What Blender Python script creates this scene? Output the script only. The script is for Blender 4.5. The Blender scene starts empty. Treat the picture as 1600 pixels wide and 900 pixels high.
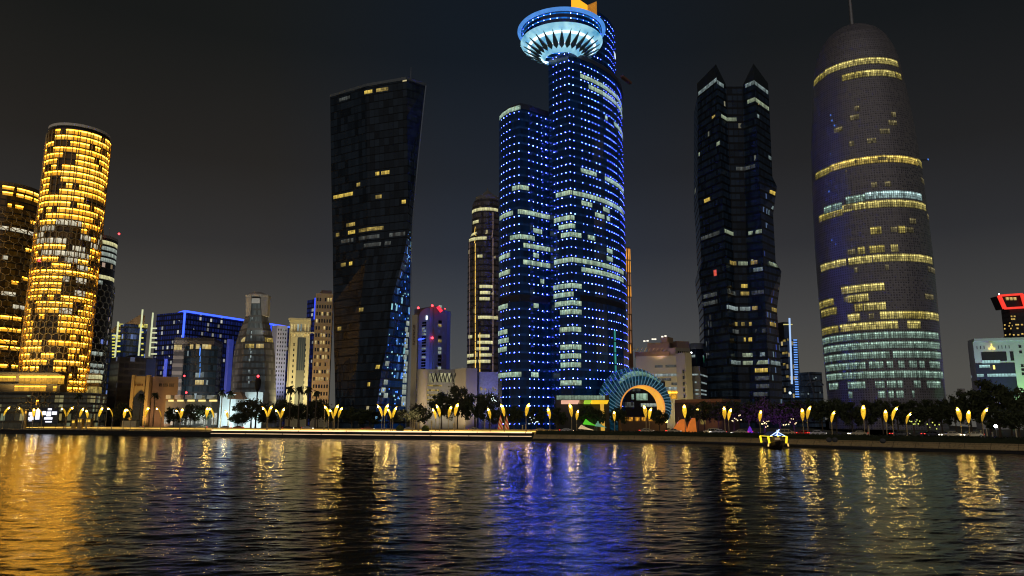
import bpy, math, random
import numpy as np
from mathutils import Vector, Matrix
random.seed(7); np.random.seed(7)
SC = bpy.context.scene; COL = SC.collection
PI = math.pi; R = math.radians
# ---------------------------------------------------------------- camera model (photo frame 1600x900)
F, PIT, CZ = 1148.0, R(10.1), 6.0
CP, SP = math.cos(PIT), math.sin(PIT)
def ray(px, py):
    u, v = (px-800)/F, (450-py)/F
    k = CP - v*SP
    return u/k, (SP + v*CP)/k
def zat(py, d): return CZ + d*ray(800, py)[1]
def xat(px, z, d): return (px-800)/F*(d*CP + (z-CZ)*SP)
def at(px, py, d):
    a, b = ray(px, py); return Vector((a*d, d, CZ + b*d))
def proj(p):
    x, y, z = p[..., 0], p[..., 1], p[..., 2]-CZ
    w = y*CP + z*SP
    return 800 + F*x/w, 450 - F*(z*CP - y*SP)/w
cam = bpy.data.cameras.new('camera'); co = bpy.data.objects.new('camera', cam); COL.objects.link(co)
cam.sensor_width = 36; cam.lens = 36*F/1600; cam.clip_end = 9000; cam.clip_start = .5
co.location = (0, 0, CZ); co.rotation_euler = (PI/2 + PIT, 0, 0); SC.camera = co
# ---------------------------------------------------------------- materials
MATS = {}
class NT:
    def __init__(s, name):
        s.m = bpy.data.materials.new(name); s.m.use_nodes = True
        s.t = s.m.node_tree; s.t.nodes.clear()
        s.out = s.t.nodes.new('ShaderNodeOutputMaterial')
    def n(s, typ, **kw):
        nd = s.t.nodes.new(typ)
        for k, v in kw.items(): setattr(nd, k, v)
        return nd
    def l(s, a, b): s.t.links.new(a, b)
    def val(s, sock, v):
        if isinstance(v, bpy.types.NodeSocket): s.l(v, sock)
        else: sock.default_value = v
    def math(s, op, a, b=0.0, c=None):
        nd = s.n('ShaderNodeMath', operation=op); s.val(nd.inputs[0], a); s.val(nd.inputs[1], b)
        if c is not None: s.val(nd.inputs[2], c)
        return nd.outputs[0]
    def uv(s):
        sep = s.n('ShaderNodeSeparateXYZ'); s.l(s.n('ShaderNodeUVMap').outputs[0], sep.inputs[0])
        return sep.outputs[0], sep.outputs[1]
    def comb(s, x, y, z=0.0):
        c = s.n('ShaderNodeCombineXYZ'); s.val(c.inputs[0], x); s.val(c.inputs[1], y); s.val(c.inputs[2], z); return c.outputs[0]
    def white(s, vec):
        w = s.n('ShaderNodeTexWhiteNoise', noise_dimensions='3D'); s.l(vec, w.inputs[0]); return w.outputs[0]
    def noise(s, scale, vec=None, detail=3.0, rough=.55):
        w = s.n('ShaderNodeTexNoise'); w.inputs['Scale'].default_value = scale; w.inputs['Detail'].default_value = detail; w.inputs['Roughness'].default_value = rough
        if vec is None:
            g = s.n('ShaderNodeNewGeometry'); vec = g.outputs['Position']
        s.l(vec, w.inputs['Vector']); return w.outputs[0]
    def mix(s, f, a, b):
        x = s.n('ShaderNodeMix', data_type='RGBA'); s.val(x.inputs[0], f)
        for q, v in ((6, a), (7, b)):
            if isinstance(v, bpy.types.NodeSocket): s.l(v, x.inputs[q])
            else: x.inputs[q].default_value = (*v[:3], 1)
        return x.outputs[2]
    def bsdf(s, col=(.5,.5,.5), rough=.5, metal=0., emit=None, estr=1.0, spec=.5, ior=1.5):
        b = s.n('ShaderNodeBsdfPrincipled'); s.l(b.outputs[0], s.out.inputs[0])
        if isinstance(col, bpy.types.NodeSocket): s.l(col, b.inputs['Base Color'])
        else: b.inputs['Base Color'].default_value = (*col, 1)
        s.val(b.inputs['Roughness'], rough); b.inputs['Metallic'].default_value = metal
        b.inputs['Specular IOR Level'].default_value = spec; b.inputs['IOR'].default_value = ior
        if emit is not None:
            if isinstance(emit, bpy.types.NodeSocket): s.l(emit, b.inputs['Emission Color'])
            else: b.inputs['Emission Color'].default_value = (*emit, 1)
            s.val(b.inputs['Emission Strength'], estr)
        return b
def plain(name, col, rough=.7, metal=0., var=.25, scale=.6):
    """matt surface with blotchy weathering"""
    if name in MATS: return MATS[name]
    t = NT(name); f = t.noise(scale, detail=6)
    c = t.mix(f, [x*(1-var) for x in col], [min(1, x*(1+var)) for x in col])
    t.bsdf(c, rough, metal); MATS[name] = t.m; return t.m
def emit(name, col, st, base=(.1,.1,.1), var=0., scale=1.):
    if name in MATS: return MATS[name]
    t = NT(name)
    if var:
        f = t.noise(scale, detail=4); s_ = t.math('MULTIPLY', t.math('MULTIPLY_ADD', f, 2*var, 1-var), st)
        t.bsdf(base, .5, 0, col, s_)
    else: t.bsdf(base, .5, 0, col, st)
    MATS[name] = t.m; return t.m
def lit(name, col, st, bay=1.5, var=.6, fine=.5, mull=.1, col2=None, rows=1, glow=0.):
    """a lit window strip: u in metres along it, v 0..1 up it; each pane has its own brightness"""
    if name in MATS: return MATS[name]
    t = NT(name); u, v = t.uv()
    ub = t.math('DIVIDE', u, bay); cu = t.math('FLOOR', ub); fu = t.math('FRACT', ub)
    g = t.n('ShaderNodeNewGeometry'); sp = t.n('ShaderNodeSeparateXYZ'); t.l(g.outputs['Position'], sp.inputs[0])
    zc = t.math('FLOOR', t.math('DIVIDE', sp.outputs[2], 2.9))
    r = t.white(t.comb(cu, zc, 3.3))
    b = t.math('MULTIPLY_ADD', r, var, 1-var)
    pane = t.math('GREATER_THAN', fu, mull)
    b = t.math('MULTIPLY', b, t.math('MULTIPLY_ADD', pane, .8, .2))
    grad = t.math('MULTIPLY_ADD', v, .5, .6); b = t.math('MULTIPLY', b, grad)
    if glow:   # the row of ceiling lamps seen in the top of each room
        b = t.math('MULTIPLY', b, t.math('MULTIPLY_ADD', t.math('MULTIPLY', t.math('GREATER_THAN', v, .70), t.math('LESS_THAN', v, .86)), glow, 1.))
    if rows > 1:
        fv = t.math('FRACT', t.math('MULTIPLY', v, rows)); b = t.math('MULTIPLY', b, t.math('MULTIPLY_ADD', t.math('GREATER_THAN', fv, .18), .75, .25))
    nz = t.noise(1.3, detail=5, rough=.7)
    b = t.math('MULTIPLY', b, t.math('MAXIMUM', t.math('MULTIPLY_ADD', t.math('SUBTRACT', nz, .5), fine*4, 1.0), .12))
    c = t.mix(t.white(t.comb(cu, zc, 9.1)), col, col2 or col)
    t.bsdf((.03,.03,.03), .25, 0, c, t.math('MULTIPLY', b, st)); MATS[name] = t.m; return t.m
def glazing(name, base, fl, bay, frame=(.03,.03,.035), rough=.12, mw=.1, sw=.22, prob=0., lcol=(1,.8,.4), lst=1., lcol2=None, var=.5, tint=None, zoff=0., metal=0., seed=0., spec=.5):
    """curtain wall: u, v in metres; mullions, spandrels, and a few rooms with the light on"""
    if name in MATS: return MATS[name]
    t = NT(name); u, v = t.uv()
    ub, vb = t.math('DIVIDE', u, bay), t.math('DIVIDE', t.math('ADD', v, zoff), fl)
    fu, fv, cu, cv = t.math('FRACT', ub), t.math('FRACT', vb), t.math('FLOOR', ub), t.math('FLOOR', vb)
    pane = t.math('MULTIPLY', t.math('GREATER_THAN', fu, mw), t.math('GREATER_THAN', fv, sw))
    r = t.white(t.comb(cu, cv, 1.7+seed))
    bc = t.mix(r, [x*(1-var) for x in base], [x*(1+var) for x in base])
    c = t.mix(pane, frame, bc)
    ro = t.math('MULTIPLY_ADD', t.math('SUBTRACT', 1., pane), .3, rough)
    e = None; es = 0.
    if prob > 0:
        clump = t.noise(.045, t.comb(u, t.math('MULTIPLY', v, 1.0)), 2.)
        thr = t.math('MULTIPLY', t.math('MULTIPLY', clump, clump), prob*4)
        on = t.math('MULTIPLY', t.math('LESS_THAN', t.white(t.comb(cu, cv, 5.9+seed)), thr), pane)
        es = t.math('MULTIPLY', t.math('MULTIPLY', on, t.math('MULTIPLY_ADD', t.white(t.comb(cu, cv, 8.3)), .8, .2)), lst)
        e = t.mix(t.white(t.comb(cu, cv, 2.2)), lcol, lcol2 or lcol)
    if tint is not None:
        dark = t.math('SUBTRACT', 1., t.math('LESS_THAN', es, .001)) if prob > 0 else 0.
        tv = t.math('MULTIPLY', t.math('MULTIPLY_ADD', r, 1.2, .4), pane)
        if e is None: e = tint; es = tv
        else:
            e = t.mix(dark, tint, e); es = t.math('ADD', es, t.math('MULTIPLY', tv, t.math('SUBTRACT', 1., dark)))
    t.bsdf(c, ro, metal, e, es, spec=spec); MATS[name] = t.m; return t.m
# ---------------------------------------------------------------- mesh building
class MB:
    def __init__(s): s.v, s.f, s.uv, s.mi = [], [], [], []
    def face(s, pts, uv=None, m=0):
        k = len(s.v); s.v += [tuple(p) for p in pts]; s.f.append(tuple(range(k, k+len(pts))))
        s.uv.append(uv or [(0, 0)]*len(pts)); s.mi.append(m)
    def box(s, c, size, rz=0., m=0, taper=1.):
        """box standing on c = centre of its base"""
        x, y, z = size[0]/2, size[1]/2, size[2]; ca, sa = math.cos(rz), math.sin(rz)
        P = []
        for zz, t in ((0, 1.), (z, taper)):
            for a, b in ((-x,-y), (x,-y), (x,y), (-x,y)):
                a *= t; b *= t; P.append((c[0]+a*ca-b*sa, c[1]+a*sa+b*ca, c[2]+zz))
        s.hexa(P, m)
    def hexa(s, P, m=0):
        w = (Vector(P[1])-Vector(P[0])).length; d = (Vector(P[2])-Vector(P[1])).length; h = (Vector(P[4])-Vector(P[0])).length
        q = [(P[0],P[1],P[5],P[4],w,h), (P[1],P[2],P[6],P[5],d,h), (P[2],P[3],P[7],P[6],w,h), (P[3],P[0],P[4],P[7],d,h), (P[4],P[5],P[6],P[7],w,d), (P[3],P[2],P[1],P[0],w,d)]
        for a, b, c, d_, uu, vv in q: s.face((a,b,c,d_), [(0,0),(uu,0),(uu,vv),(0,vv)], m)
    def beam(s, a, b, w, h=None, m=0):
        a, b = Vector(a), Vector(b); h = h or w; t = (b-a).normalized()
        up = Vector((0,0,1)) if abs(t.z) < .95 else Vector((0,1,0))
        x = t.cross(up).normalized()*w/2; y = x.cross(t).normalized()*h/2
        s.hexa([a-x-y, a+x-y, b+x-y, b-x-y, a-x+y, a+x+y, b+x+y, b-x+y], m)
    def tube(s, pts, rad, n=8, m=0, caps=True):
        pts = [Vector(p) for p in pts]
        if not hasattr(rad, '__len__'): rad = [rad]*len(pts)
        rings = []; prev = None
        for i, p in enumerate(pts):
            t = (pts[min(i+1, len(pts)-1)] - pts[max(i-1, 0)]).normalized()
            if prev is None: x = t.cross(Vector((0,1,0)) if abs(t.y) < .9 else Vector((1,0,0))).normalized()
            else: x = (prev - t*prev.dot(t)).normalized()
            prev = x; y = t.cross(x)
            rings.append([p + (x*math.cos(2*PI*k/n) + y*math.sin(2*PI*k/n))*rad[i] for k in range(n)])
        for A, B in zip(rings, rings[1:]):
            for k in range(n): s.face((A[k], A[(k+1)%n], B[(k+1)%n], B[k]), m=m)
        if caps: s.face(rings[0][::-1], m=m); s.face(rings[-1], m=m)
    def lathe(s, prof, c=(0,0,0), n=24, m=0, a0=0., a1=2*PI):
        full = abs(a1-a0-2*PI) < 1e-6; cl = 0.
        for (r0, z0), (r1, z1) in zip(prof, prof[1:]):
            dl = math.hypot(r1-r0, z1-z0); rm = max(r0, r1)
            for k in range(n):
                p, q = a0+(a1-a0)*k/n, a0+(a1-a0)*(k+1)/n
                pt = lambda r, z, a: (c[0]+r*math.cos(a), c[1]+r*math.sin(a), c[2]+z)
                s.face((pt(r0,z0,p), pt(r0,z0,q), pt(r1,z1,q), pt(r1,z1,p)), [(p*rm,cl),(q*rm,cl),(q*rm,cl+dl),(p*rm,cl+dl)], m)
            cl += dl
    def ball(s, c, r, n=8, m=0, sq=(1,1,1)):
        for i in range(n//2):
            for k in range(n):
                def pt(a, b):
                    ph, th = PI*a/(n//2)-PI/2, 2*PI*b/n
                    return (c[0]+r*sq[0]*math.cos(ph)*math.cos(th), c[1]+r*sq[1]*math.cos(ph)*math.sin(th), c[2]+r*sq[2]*math.sin(ph))
                s.face((pt(i,k), pt(i,k+1), pt(i+1,k+1), pt(i+1,k)), m=m)
    def prism(s, out, z0, z1, m=0, cap=True, bot=False):
        """vertical walls over a counter-clockwise outline"""
        u = 0.
        for a, b in zip(out, out[1:]+out[:1]):
            L = math.hypot(b[0]-a[0], b[1]-a[1])
            s.face(((*a,z0), (*b,z0), (*b,z1), (*a,z1)), [(u,z0),(u+L,z0),(u+L,z1),(u,z1)], m); u += L
        if cap: s.face([(*p, z1) for p in out], m=m)
        if bot: s.face([(*p, z0) for p in out[::-1]], m=m)
    def build(s, name, mats, parent=None, smooth=False, weld=False, local=False):
        if not s.f: return None
        me = bpy.data.meshes.new(name)
        off = Vector((0,0,0))
        if parent is not None and not local:
            q = parent
            while q is not None: off += q.location; q = q.parent
        me.from_pydata([(p[0]-off.x, p[1]-off.y, p[2]-off.z) for p in s.v], [], s.f)
        lay = me.uv_layers.new(name='UVMap'); flat = [c for f in s.uv for p in f for c in p]
        lay.data.foreach_set('uv', flat)
        if not isinstance(mats, (list, tuple)): mats = [mats]
        for m_ in mats: me.materials.append(m_)
        me.polygons.foreach_set('material_index', s.mi)
        if weld:
            import bmesh
            bm = bmesh.new(); bm.from_mesh(me); bmesh.ops.remove_doubles(bm, verts=bm.verts, dist=.002); bm.to_mesh(me); bm.free()
        if smooth: me.polygons.foreach_set('use_smooth', [True]*len(me.polygons))
        me.update()
        o = bpy.data.objects.new(name, me); COL.objects.link(o)
        if parent is not None: o.parent = parent
        return o
def tag(o, label=None, cat=None, group=None, kind=None):
    for k, v in (('label', label), ('category', cat), ('group', group), ('kind', kind)):
        if v: o[k] = v
    return o
def thing(name, label, cat, loc, group=None, rz=0.):
    o = bpy.data.objects.new(name, None); COL.objects.link(o); o.location = loc; o.rotation_euler = (0,0,rz)
    o.empty_display_size = .5; return tag(o, label, cat, group)
def clone(root, loc, rz=0., sc=1., label=None, group=None):
    """a thing again, with copies of its parts and sub-parts (mesh data shared)"""
    r = root.copy(); COL.objects.link(r); r.location = loc; r.rotation_euler = (0,0,rz)
    r.scale = (sc,sc,sc) if not hasattr(sc, '__len__') else sc
    if label: r['label'] = label
    if group: r['group'] = group
    for ch in root.children:
        c = ch.copy(); COL.objects.link(c); c.parent = r
        for g in ch.children:
            d = g.copy(); COL.objects.link(d); d.parent = c
    return r
class Facade:
    """outer wall of a tower: outline (counter-clockwise, front seen left to right) at each height"""
    def __init__(s, loops, zs):
        if not isinstance(loops[0][0], (tuple, list)): loops = [loops]*len(zs)
        s.P = np.array([[(p[0], p[1], z) for p in lo] + [(lo[0][0], lo[0][1], z)] for lo, z in zip(loops, zs)], float)
        s.zs = np.array(zs, float); s.nu = s.P.shape[1]-1
        seg = np.linalg.norm(np.diff(s.P[0], axis=0), axis=1); s.U = np.concatenate([[0], np.cumsum(seg)])
        aa = np.arange(0, s.nu, .05); zz = np.arange(zs[0]+.2, zs[-1], .6)
        s.aa, s.zz = aa, zz
        i = np.minimum(aa.astype(int), s.nu-1); f = (aa-i)[None,:,None]
        j = np.clip(np.searchsorted(s.zs, zz, 'right')-1, 0, len(zs)-2); g = ((zz-s.zs[j])/(s.zs[j+1]-s.zs[j]))[:,None,None]
        J, I = j[:,None], i[None,:]
        s.grid = (s.P[J,I]*(1-f)+s.P[J,I+1]*f)*(1-g)+(s.P[J+1,I]*(1-f)+s.P[J+1,I+1]*f)*g
        s.px, s.py = proj(s.grid)
        tg = (s.P[J,I+1]-s.P[J,I])*(1-g)+(s.P[J+1,I+1]-s.P[J+1,I])*g
        nr = np.stack([tg[...,1], -tg[...,0], tg[...,0]*0], -1)
        s.vis = (nr*(np.array([0,0,CZ])-s.grid)).sum(-1) > 0
    def pt(s, a, z):
        i = min(int(a), s.nu-1); f = a-i
        j = min(max(int(np.searchsorted(s.zs, z, 'right')-1), 0), len(s.zs)-2); g = (z-s.zs[j])/(s.zs[j+1]-s.zs[j])
        return (s.P[j,i]*(1-f)+s.P[j,i+1]*f)*(1-g) + (s.P[j+1,i]*(1-f)+s.P[j+1,i+1]*f)*g
    def nrm(s, a, z):
        i = min(int(a), s.nu-1); e = .01
        a0, a1 = max(i+e, a-e), min(i+1-e, a+e)
        if a1-a0 < 1e-4: a0, a1 = i+.4, i+.6
        t = s.pt(a1, z)-s.pt(a0, z); n = np.array([t[1], -t[0], 0.]); return n/(np.linalg.norm(n)+1e-9)
    def find(s, px, py):
        d = (s.px-px)**2 + (s.py-py)**2 + np.where(s.vis, 0, 1e9)
        j, i = np.unravel_index(np.argmin(d), d.shape); return s.aa[i], s.zz[j]
    def finda(s, px, z):
        j = int(np.argmin(abs(s.zz-z))); d = abs(s.px[j]-px) + np.where(s.vis[j], 0, 1e6); return s.aa[int(np.argmin(d))]
    def build(s, name, mat, parent, roofmat=None, smooth=False):
        mb = MB()
        for j in range(len(s.zs)-1):
            for i in range(s.nu):
                u0, u1, v0, v1 = s.U[i], s.U[i+1], s.zs[j], s.zs[j+1]
                mb.face((s.P[j,i], s.P[j,i+1], s.P[j+1,i+1], s.P[j+1,i]), [(u0,v0),(u1,v0),(u1,v1),(u0,v1)])
        mb.face([tuple(p) for p in s.P[-1][:-1]], m=1 if roofmat else 0)
        return mb.build(name, [mat, roofmat] if roofmat else mat, parent, smooth=False)
    def patch(s, mb, a0, a1, z0, z1, off=.08, m=0, step=2.5):
        if a1 < a0: a0, a1 = a1, a0
        n = max(1, int((np.interp(a1, range(s.nu+1), s.U)-np.interp(a0, range(s.nu+1), s.U))/step))
        A = sorted(set([a0, a1] + [a for a in range(math.ceil(a0+1e-6), math.ceil(a1-1e-6))] + list(np.linspace(a0, a1, n+1))))
        A = [A[0]] + [b for a, b in zip(A, A[1:]) if b-a > 1e-4]
        for b0, b1 in zip(A, A[1:]):
            c0, c1 = b0+1e-3*(b1-b0), b1-1e-3*(b1-b0)
            q = [s.pt(b0, z0)+s.nrm(c0, z0)*off, s.pt(b1, z0)+s.nrm(c1, z0)*off, s.pt(b1, z1)+s.nrm(c1, z1)*off, s.pt(b0, z1)+s.nrm(c0, z1)*off]
            u0, u1 = np.interp(b0, range(s.nu+1), s.U), np.interp(b1, range(s.nu+1), s.U)
            mb.face(q, [(u0,0),(u1,0),(u1,1),(u0,1)], m)
    def band(s, x0, x1, y0, fl, mat, parent, name='lit_window', lo=.22, hi=.86, off=.08, floors=1, ph=0.):
        a, z = s.find(x0, y0); k = math.floor((z-ph)/fl) + ph/fl; zc = (k+.5)*fl
        mb = MB(); s.patch(mb, s.finda(x0, zc), s.finda(x1, zc), (k+lo)*fl, (k+floors-1+hi)*fl, off)
        return mb.build(name, mat, parent)
    def pick(s, px, py, w, h, mat, parent, name='lit_window', off=.08):
        """one window of w x h metres centred on a spot"""
        a, z = s.find(px, py); i = min(int(a), s.nu-1); L = s.U[i+1]-s.U[i]; da = w/2/max(L, .1)
        mb = MB(); s.patch(mb, max(a-da, i+.01), min(a+da, i+.99), z-h/2, z+h/2, off)
        return mb.build(name, mat, parent)
def circle(cx, cy, r, n=40, a0=PI):
    """counter-clockwise, starting at the left (x = -r) and passing the front (y = -r) first"""
    return [(cx+r*math.cos(a0+2*PI*k/n), cy+r*math.sin(a0+2*PI*k/n)) for k in range(n)]
def quad(pl, dl, pr, dr, py, depth):
    """plan of a block seen between pixel columns pl and pr, its front at distance dl (left) to dr (right); the flank that
    faces the camera is part of that width, so the front itself is narrower"""
    a, b = at(pl, py, dl), at(pr, py, dr); wd = abs(b.x-a.x)
    off = min(abs(a.x), abs(b.x)) if a.x*b.x > 0 else 0
    if off: depth = min(depth, .35*wd*dl/off)
    ax, bx = a.x, b.x
    if b.x < 0: bx = b.x*(dr+depth)/dr
    if a.x > 0: ax = a.x*(dl+depth)/dl
    A, B = (ax, dl), (bx, dr); L = math.hypot(B[0]-A[0], B[1]-A[1]); nx, ny = -(B[1]-A[1])/L*depth, (B[0]-A[0])/L*depth
    return [A, B, (B[0]+nx, B[1]+ny), (A[0]+nx, A[1]+ny)]
def many(fac, spots, parent, name, mats, off=.06):
    """windows (a0,a1,z0,z1,mat index) each a part of its own; past a hundred the rest are one part"""
    spots = sorted(spots, key=lambda q: -(q[3]-q[2])*abs(q[1]-q[0])) if len(spots) > 100 else spots
    for q in spots[:100]:
        mb = MB(); fac.patch(mb, q[0], q[1], q[2], q[3], off); mb.build(name, mats[q[4]], parent)
    if len(spots) > 100:
        mb = MB()
        for q in spots[100:]: fac.patch(mb, q[0], q[1], q[2], q[3], off, m=q[4])
        tag(mb.build(name+'s', mats, parent), kind='stuff')
def grid(fac, side, rows, cols, z0, z1, fw=.55, fh=.55, p_lit=0., skip=0., margin=.04):
    out = []
    for r in range(rows):
        for c in range(cols):
            if random.random() < skip: continue
            w = (1-2*margin)/cols; a = side+margin+(c+.5)*w; h = (z1-z0)/rows; z = z0+(r+.5)*h
            out.append((a-w*fw/2, a+w*fw/2, z-h*fh/2, z+h*fh/2, 1 if random.random() < p_lit else 0))
    return out
def lamp(kind, loc, target, col, power, size=1., angle=70, blend=.8):
    l = bpy.data.lights.new('floodlight', kind); l.color = col; l.energy = power
    if kind == 'SPOT': l.spot_size = R(angle); l.spot_blend = blend; l.shadow_soft_size = size
    elif kind == 'AREA': l.size = size
    else: l.shadow_soft_size = size
    o = bpy.data.objects.new('floodlight', l); COL.objects.link(o); o.location = loc
    if kind != 'POINT': o.rotation_euler = (Vector(target)-Vector(loc)).to_track_quat('-Z', 'Y').to_euler()
    return o
GZ = 2.0    # level of the land
# shared materials
dark_glass = plain('dark_window_glass', (.012,.014,.018), .1)
steel = plain('grey_steel', (.25,.25,.26), .45, .8)
dark_metal = plain('dark_metal', (.03,.03,.033), .5, .5)
roofing = plain('dark_roofing', (.05,.05,.05), .9)
red_light = emit('red_beacon_light', (1,.04,.05), 6)
white_light = emit('white_lamp_light', (.9,.95,1), 5)
cool = lit('cool_office_light', (.60,.76,.50), .95, .85, .6, .75, mull=.16, col2=(.50,.76,.62))
coolw = lit('pale_office_light', (.6,.75,.75), .55, 1.3, .7, .5)
warmw = lit('warm_room_light', (1.,.66,.18), .8, 1.6, .5, .4, col2=(.9,.75,.35))
# ---------------------------------------------------------------- sky: night, lit from below by the city
w = bpy.data.worlds.new('World'); SC.world = w; w.use_nodes = True
t = w.node_tree; t.nodes.clear(); N = t.nodes.new; L = t.links.new
out = N('ShaderNodeOutputWorld'); bg1 = N('ShaderNodeBackground'); bg2 = N('ShaderNodeBackground'); add = N('ShaderNodeAddShader')
sky = N('ShaderNodeTexSky'); sky.sky_type = 'NISHITA'; sky.sun_disc = False; sky.sun_elevation = R(-4); sky.sun_rotation = R(250)
L(sky.outputs[0], bg1.inputs[0]); bg1.inputs[1].default_value = .001
tc = N('ShaderNodeTexCoord'); sep = N('ShaderNodeSeparateXYZ'); L(tc.outputs['Generated'], sep.inputs[0])
ramp = N('ShaderNodeValToRGB'); L(sep.outputs[2], ramp.inputs[0]); cr = ramp.color_ramp; cr.interpolation = 'LINEAR'
stops = [(0., (.092,.087,.076)), (.05, (.086,.082,.072)), (.12, (.062,.0605,.059)), (.22, (.0295,.0295,.0325)), (.32, (.0180,.0175,.0182)), (.46, (.0086,.0100,.0112)), (.58, (.0072,.0088,.0100)), (1., (.006,.007,.009))]
while len(cr.elements) < len(stops): cr.elements.new(.5)
for e, (p, c) in zip(cr.elements, stops): e.position = p; e.color = (*c, 1)
nz = N('ShaderNodeTexNoise'); nz.inputs['Scale'].default_value = 2.2; nz.inputs['Detail'].default_value = 4; L(tc.outputs['Generated'], nz.inputs['Vector'])
mr = N('ShaderNodeMapRange'); L(nz.outputs[0], mr.inputs[0]); mr.inputs[3].default_value = .85; mr.inputs[4].default_value = 1.15
# the haze takes the colour of what lights it: amber over the golden towers, blue over the blue one
hz = N('ShaderNodeMapRange'); L(sep.outputs[0], hz.inputs[0]); hz.inputs[1].default_value = -.7; hz.inputs[2].default_value = .7
hr = N('ShaderNodeValToRGB'); L(hz.outputs[0], hr.inputs[0]); he = hr.color_ramp
hs = [(0., (1.12,1.0,.80)), (.28, (1.06,1.0,.88)), (.44, (.86,1.10,1.48)), (.56, (.82,1.10,1.58)), (.72, (.96,.98,1.02)), (1., (.80,.84,.84))]
while len(he.elements) < len(hs): he.elements.new(.5)
for e, (p_, c_) in zip(he.elements, hs): e.position = p_; e.color = (*c_, 1)
mx = N('ShaderNodeMix'); mx.data_type = 'RGBA'; mx.blend_type = 'MULTIPLY'; zf = N('ShaderNodeMapRange'); zf.interpolation_type = 'SMOOTHSTEP'; L(sep.outputs[2], zf.inputs[0]); zf.inputs[1].default_value = -.15; zf.inputs[2].default_value = .42; L(zf.outputs[0], mx.inputs[0]); L(ramp.outputs[0], mx.inputs[6]); L(hr.outputs[0], mx.inputs[7])
L(mx.outputs[2], bg2.inputs[0]); L(mr.outputs[0], bg2.inputs[1])
L(bg1.outputs[0], add.inputs[0]); L(bg2.outputs[0], add.inputs[1]); L(add.outputs[0], out.inputs[0])
SC.view_settings.view_transform = 'Standard'; SC.view_settings.look = 'None'; SC.view_settings.exposure = 0; SC.view_settings.gamma = 1
try:
    SC.view_settings.use_curve_mapping = False
    SC.render.engine = 'CYCLES'; c = SC.cycles; c.use_denoising = True; c.use_light_tree = True; c.max_bounces = 6; c.diffuse_bounces = 2; c.glossy_bounces = 4; c.transmission_bounces = 2
    c.pixel_filter_type = 'BLACKMAN_HARRIS'; c.filter_width = 1.15; c.sample_clamp_indirect = 90; c.caustics_reflective = False; c.caustics_refractive = False
except Exception: pass
# weak warm fill lamp, added low from the camera side as city glow
sl = bpy.data.lights.new('fill_sun', 'SUN'); sl.energy = .40; sl.angle = R(100); sl.color = (1.,.89,.82)
so = bpy.data.objects.new('fill_sun', sl); COL.objects.link(so); so.rotation_euler = Vector((.25, 1., -.28)).to_track_quat('-Z', 'Y').to_euler()
# ---------------------------------------------------------------- shore line, water, land
SHORE_PX = [(-500,674.6),(-200,675.6),(0,676.6),(150,678.6),(330,682.2),(600,685.6),(832,688.2),(1000,690.5),(1150,694.6),(1300,700),(1450,704.8),(1600,709),(1900,718),(2300,735)]
def shore_pt(px, py):
    a, b = ray(px, py); d = (0-CZ)/b; return Vector((a*d, d, 0))
SHORE = [shore_pt(*p) for p in SHORE_PX]
def shore_d(px):
    """distance of the shore in the direction of a pixel column"""
    xs = [p[0] for p in SHORE_PX]; return float(np.interp(px, xs, [p.y for p in SHORE]))
def along(p0, p1, step=12.):
    """shore points between two pixel columns, with the outward-to-land unit"""
    xs = np.array([p[0] for p in SHORE_PX], float); X_ = np.array([p.x for p in SHORE]); Y_ = np.array([p.y for p in SHORE])
    q = sorted(set([p0, p1] + [x for x in xs if p0 < x < p1] + list(np.arange(p0, p1, step))))
    P = [Vector((float(np.interp(x, xs, X_)), float(np.interp(x, xs, Y_)), 0)) for x in q]; out = []
    for i, p in enumerate(P):
        tg = (P[min(i+1, len(P)-1)]-P[max(i-1, 0)]).normalized(); out.append((p, Vector((-tg.y, tg.x, 0))))
    return out
def sheet(name, p0, p1, o0, o1, z, mat, kind='structure', z1=None, step=40.):
    mb = MB(); A = along(p0, p1, step); u = 0
    for (p, n), (q, m) in zip(A, A[1:]):
        Lq = (q-p).length
        pts = [p+n*o0, q+m*o0, q+m*o1, p+n*o1]
        mb.face([(a.x, a.y, z if i < 2 else (z if z1 is None else z1)) for i, a in enumerate(pts)], [(u,0),(u+Lq,0),(u+Lq,o1-o0),(u,o1-o0)]); u += Lq
    o = mb.build(name, mat); o['kind'] = kind; return o
def profile(p0, p1, prof, step=30.):
    """solid swept along the shore: prof = closed list of (offset, z)"""
    mb = MB(); A = along(p0, p1, step); u = 0.
    for (p, n), (q, m) in zip(A, A[1:]):
        Lq = (q-p).length
        for (o0, z0), (o1, z1) in zip(prof, prof[1:]+prof[:1]):
            h = math.hypot(o1-o0, z1-z0); a, b, c, d = p+n*o0, q+m*o0, q+m*o1, p+n*o1
            mb.face(((a.x,a.y,z0),(b.x,b.y,z0),(c.x,c.y,z1),(d.x,d.y,z1)), [(u,0),(u+Lq,0),(u+Lq,h),(u,h)])
        u += Lq
    for (p, n), rev in ((A[0], 1), (A[-1], 0)):
        f = [((p+n*o).x, (p+n*o).y, z) for o, z in prof]; mb.face(f[::-1] if rev else f)
    return mb
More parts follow.
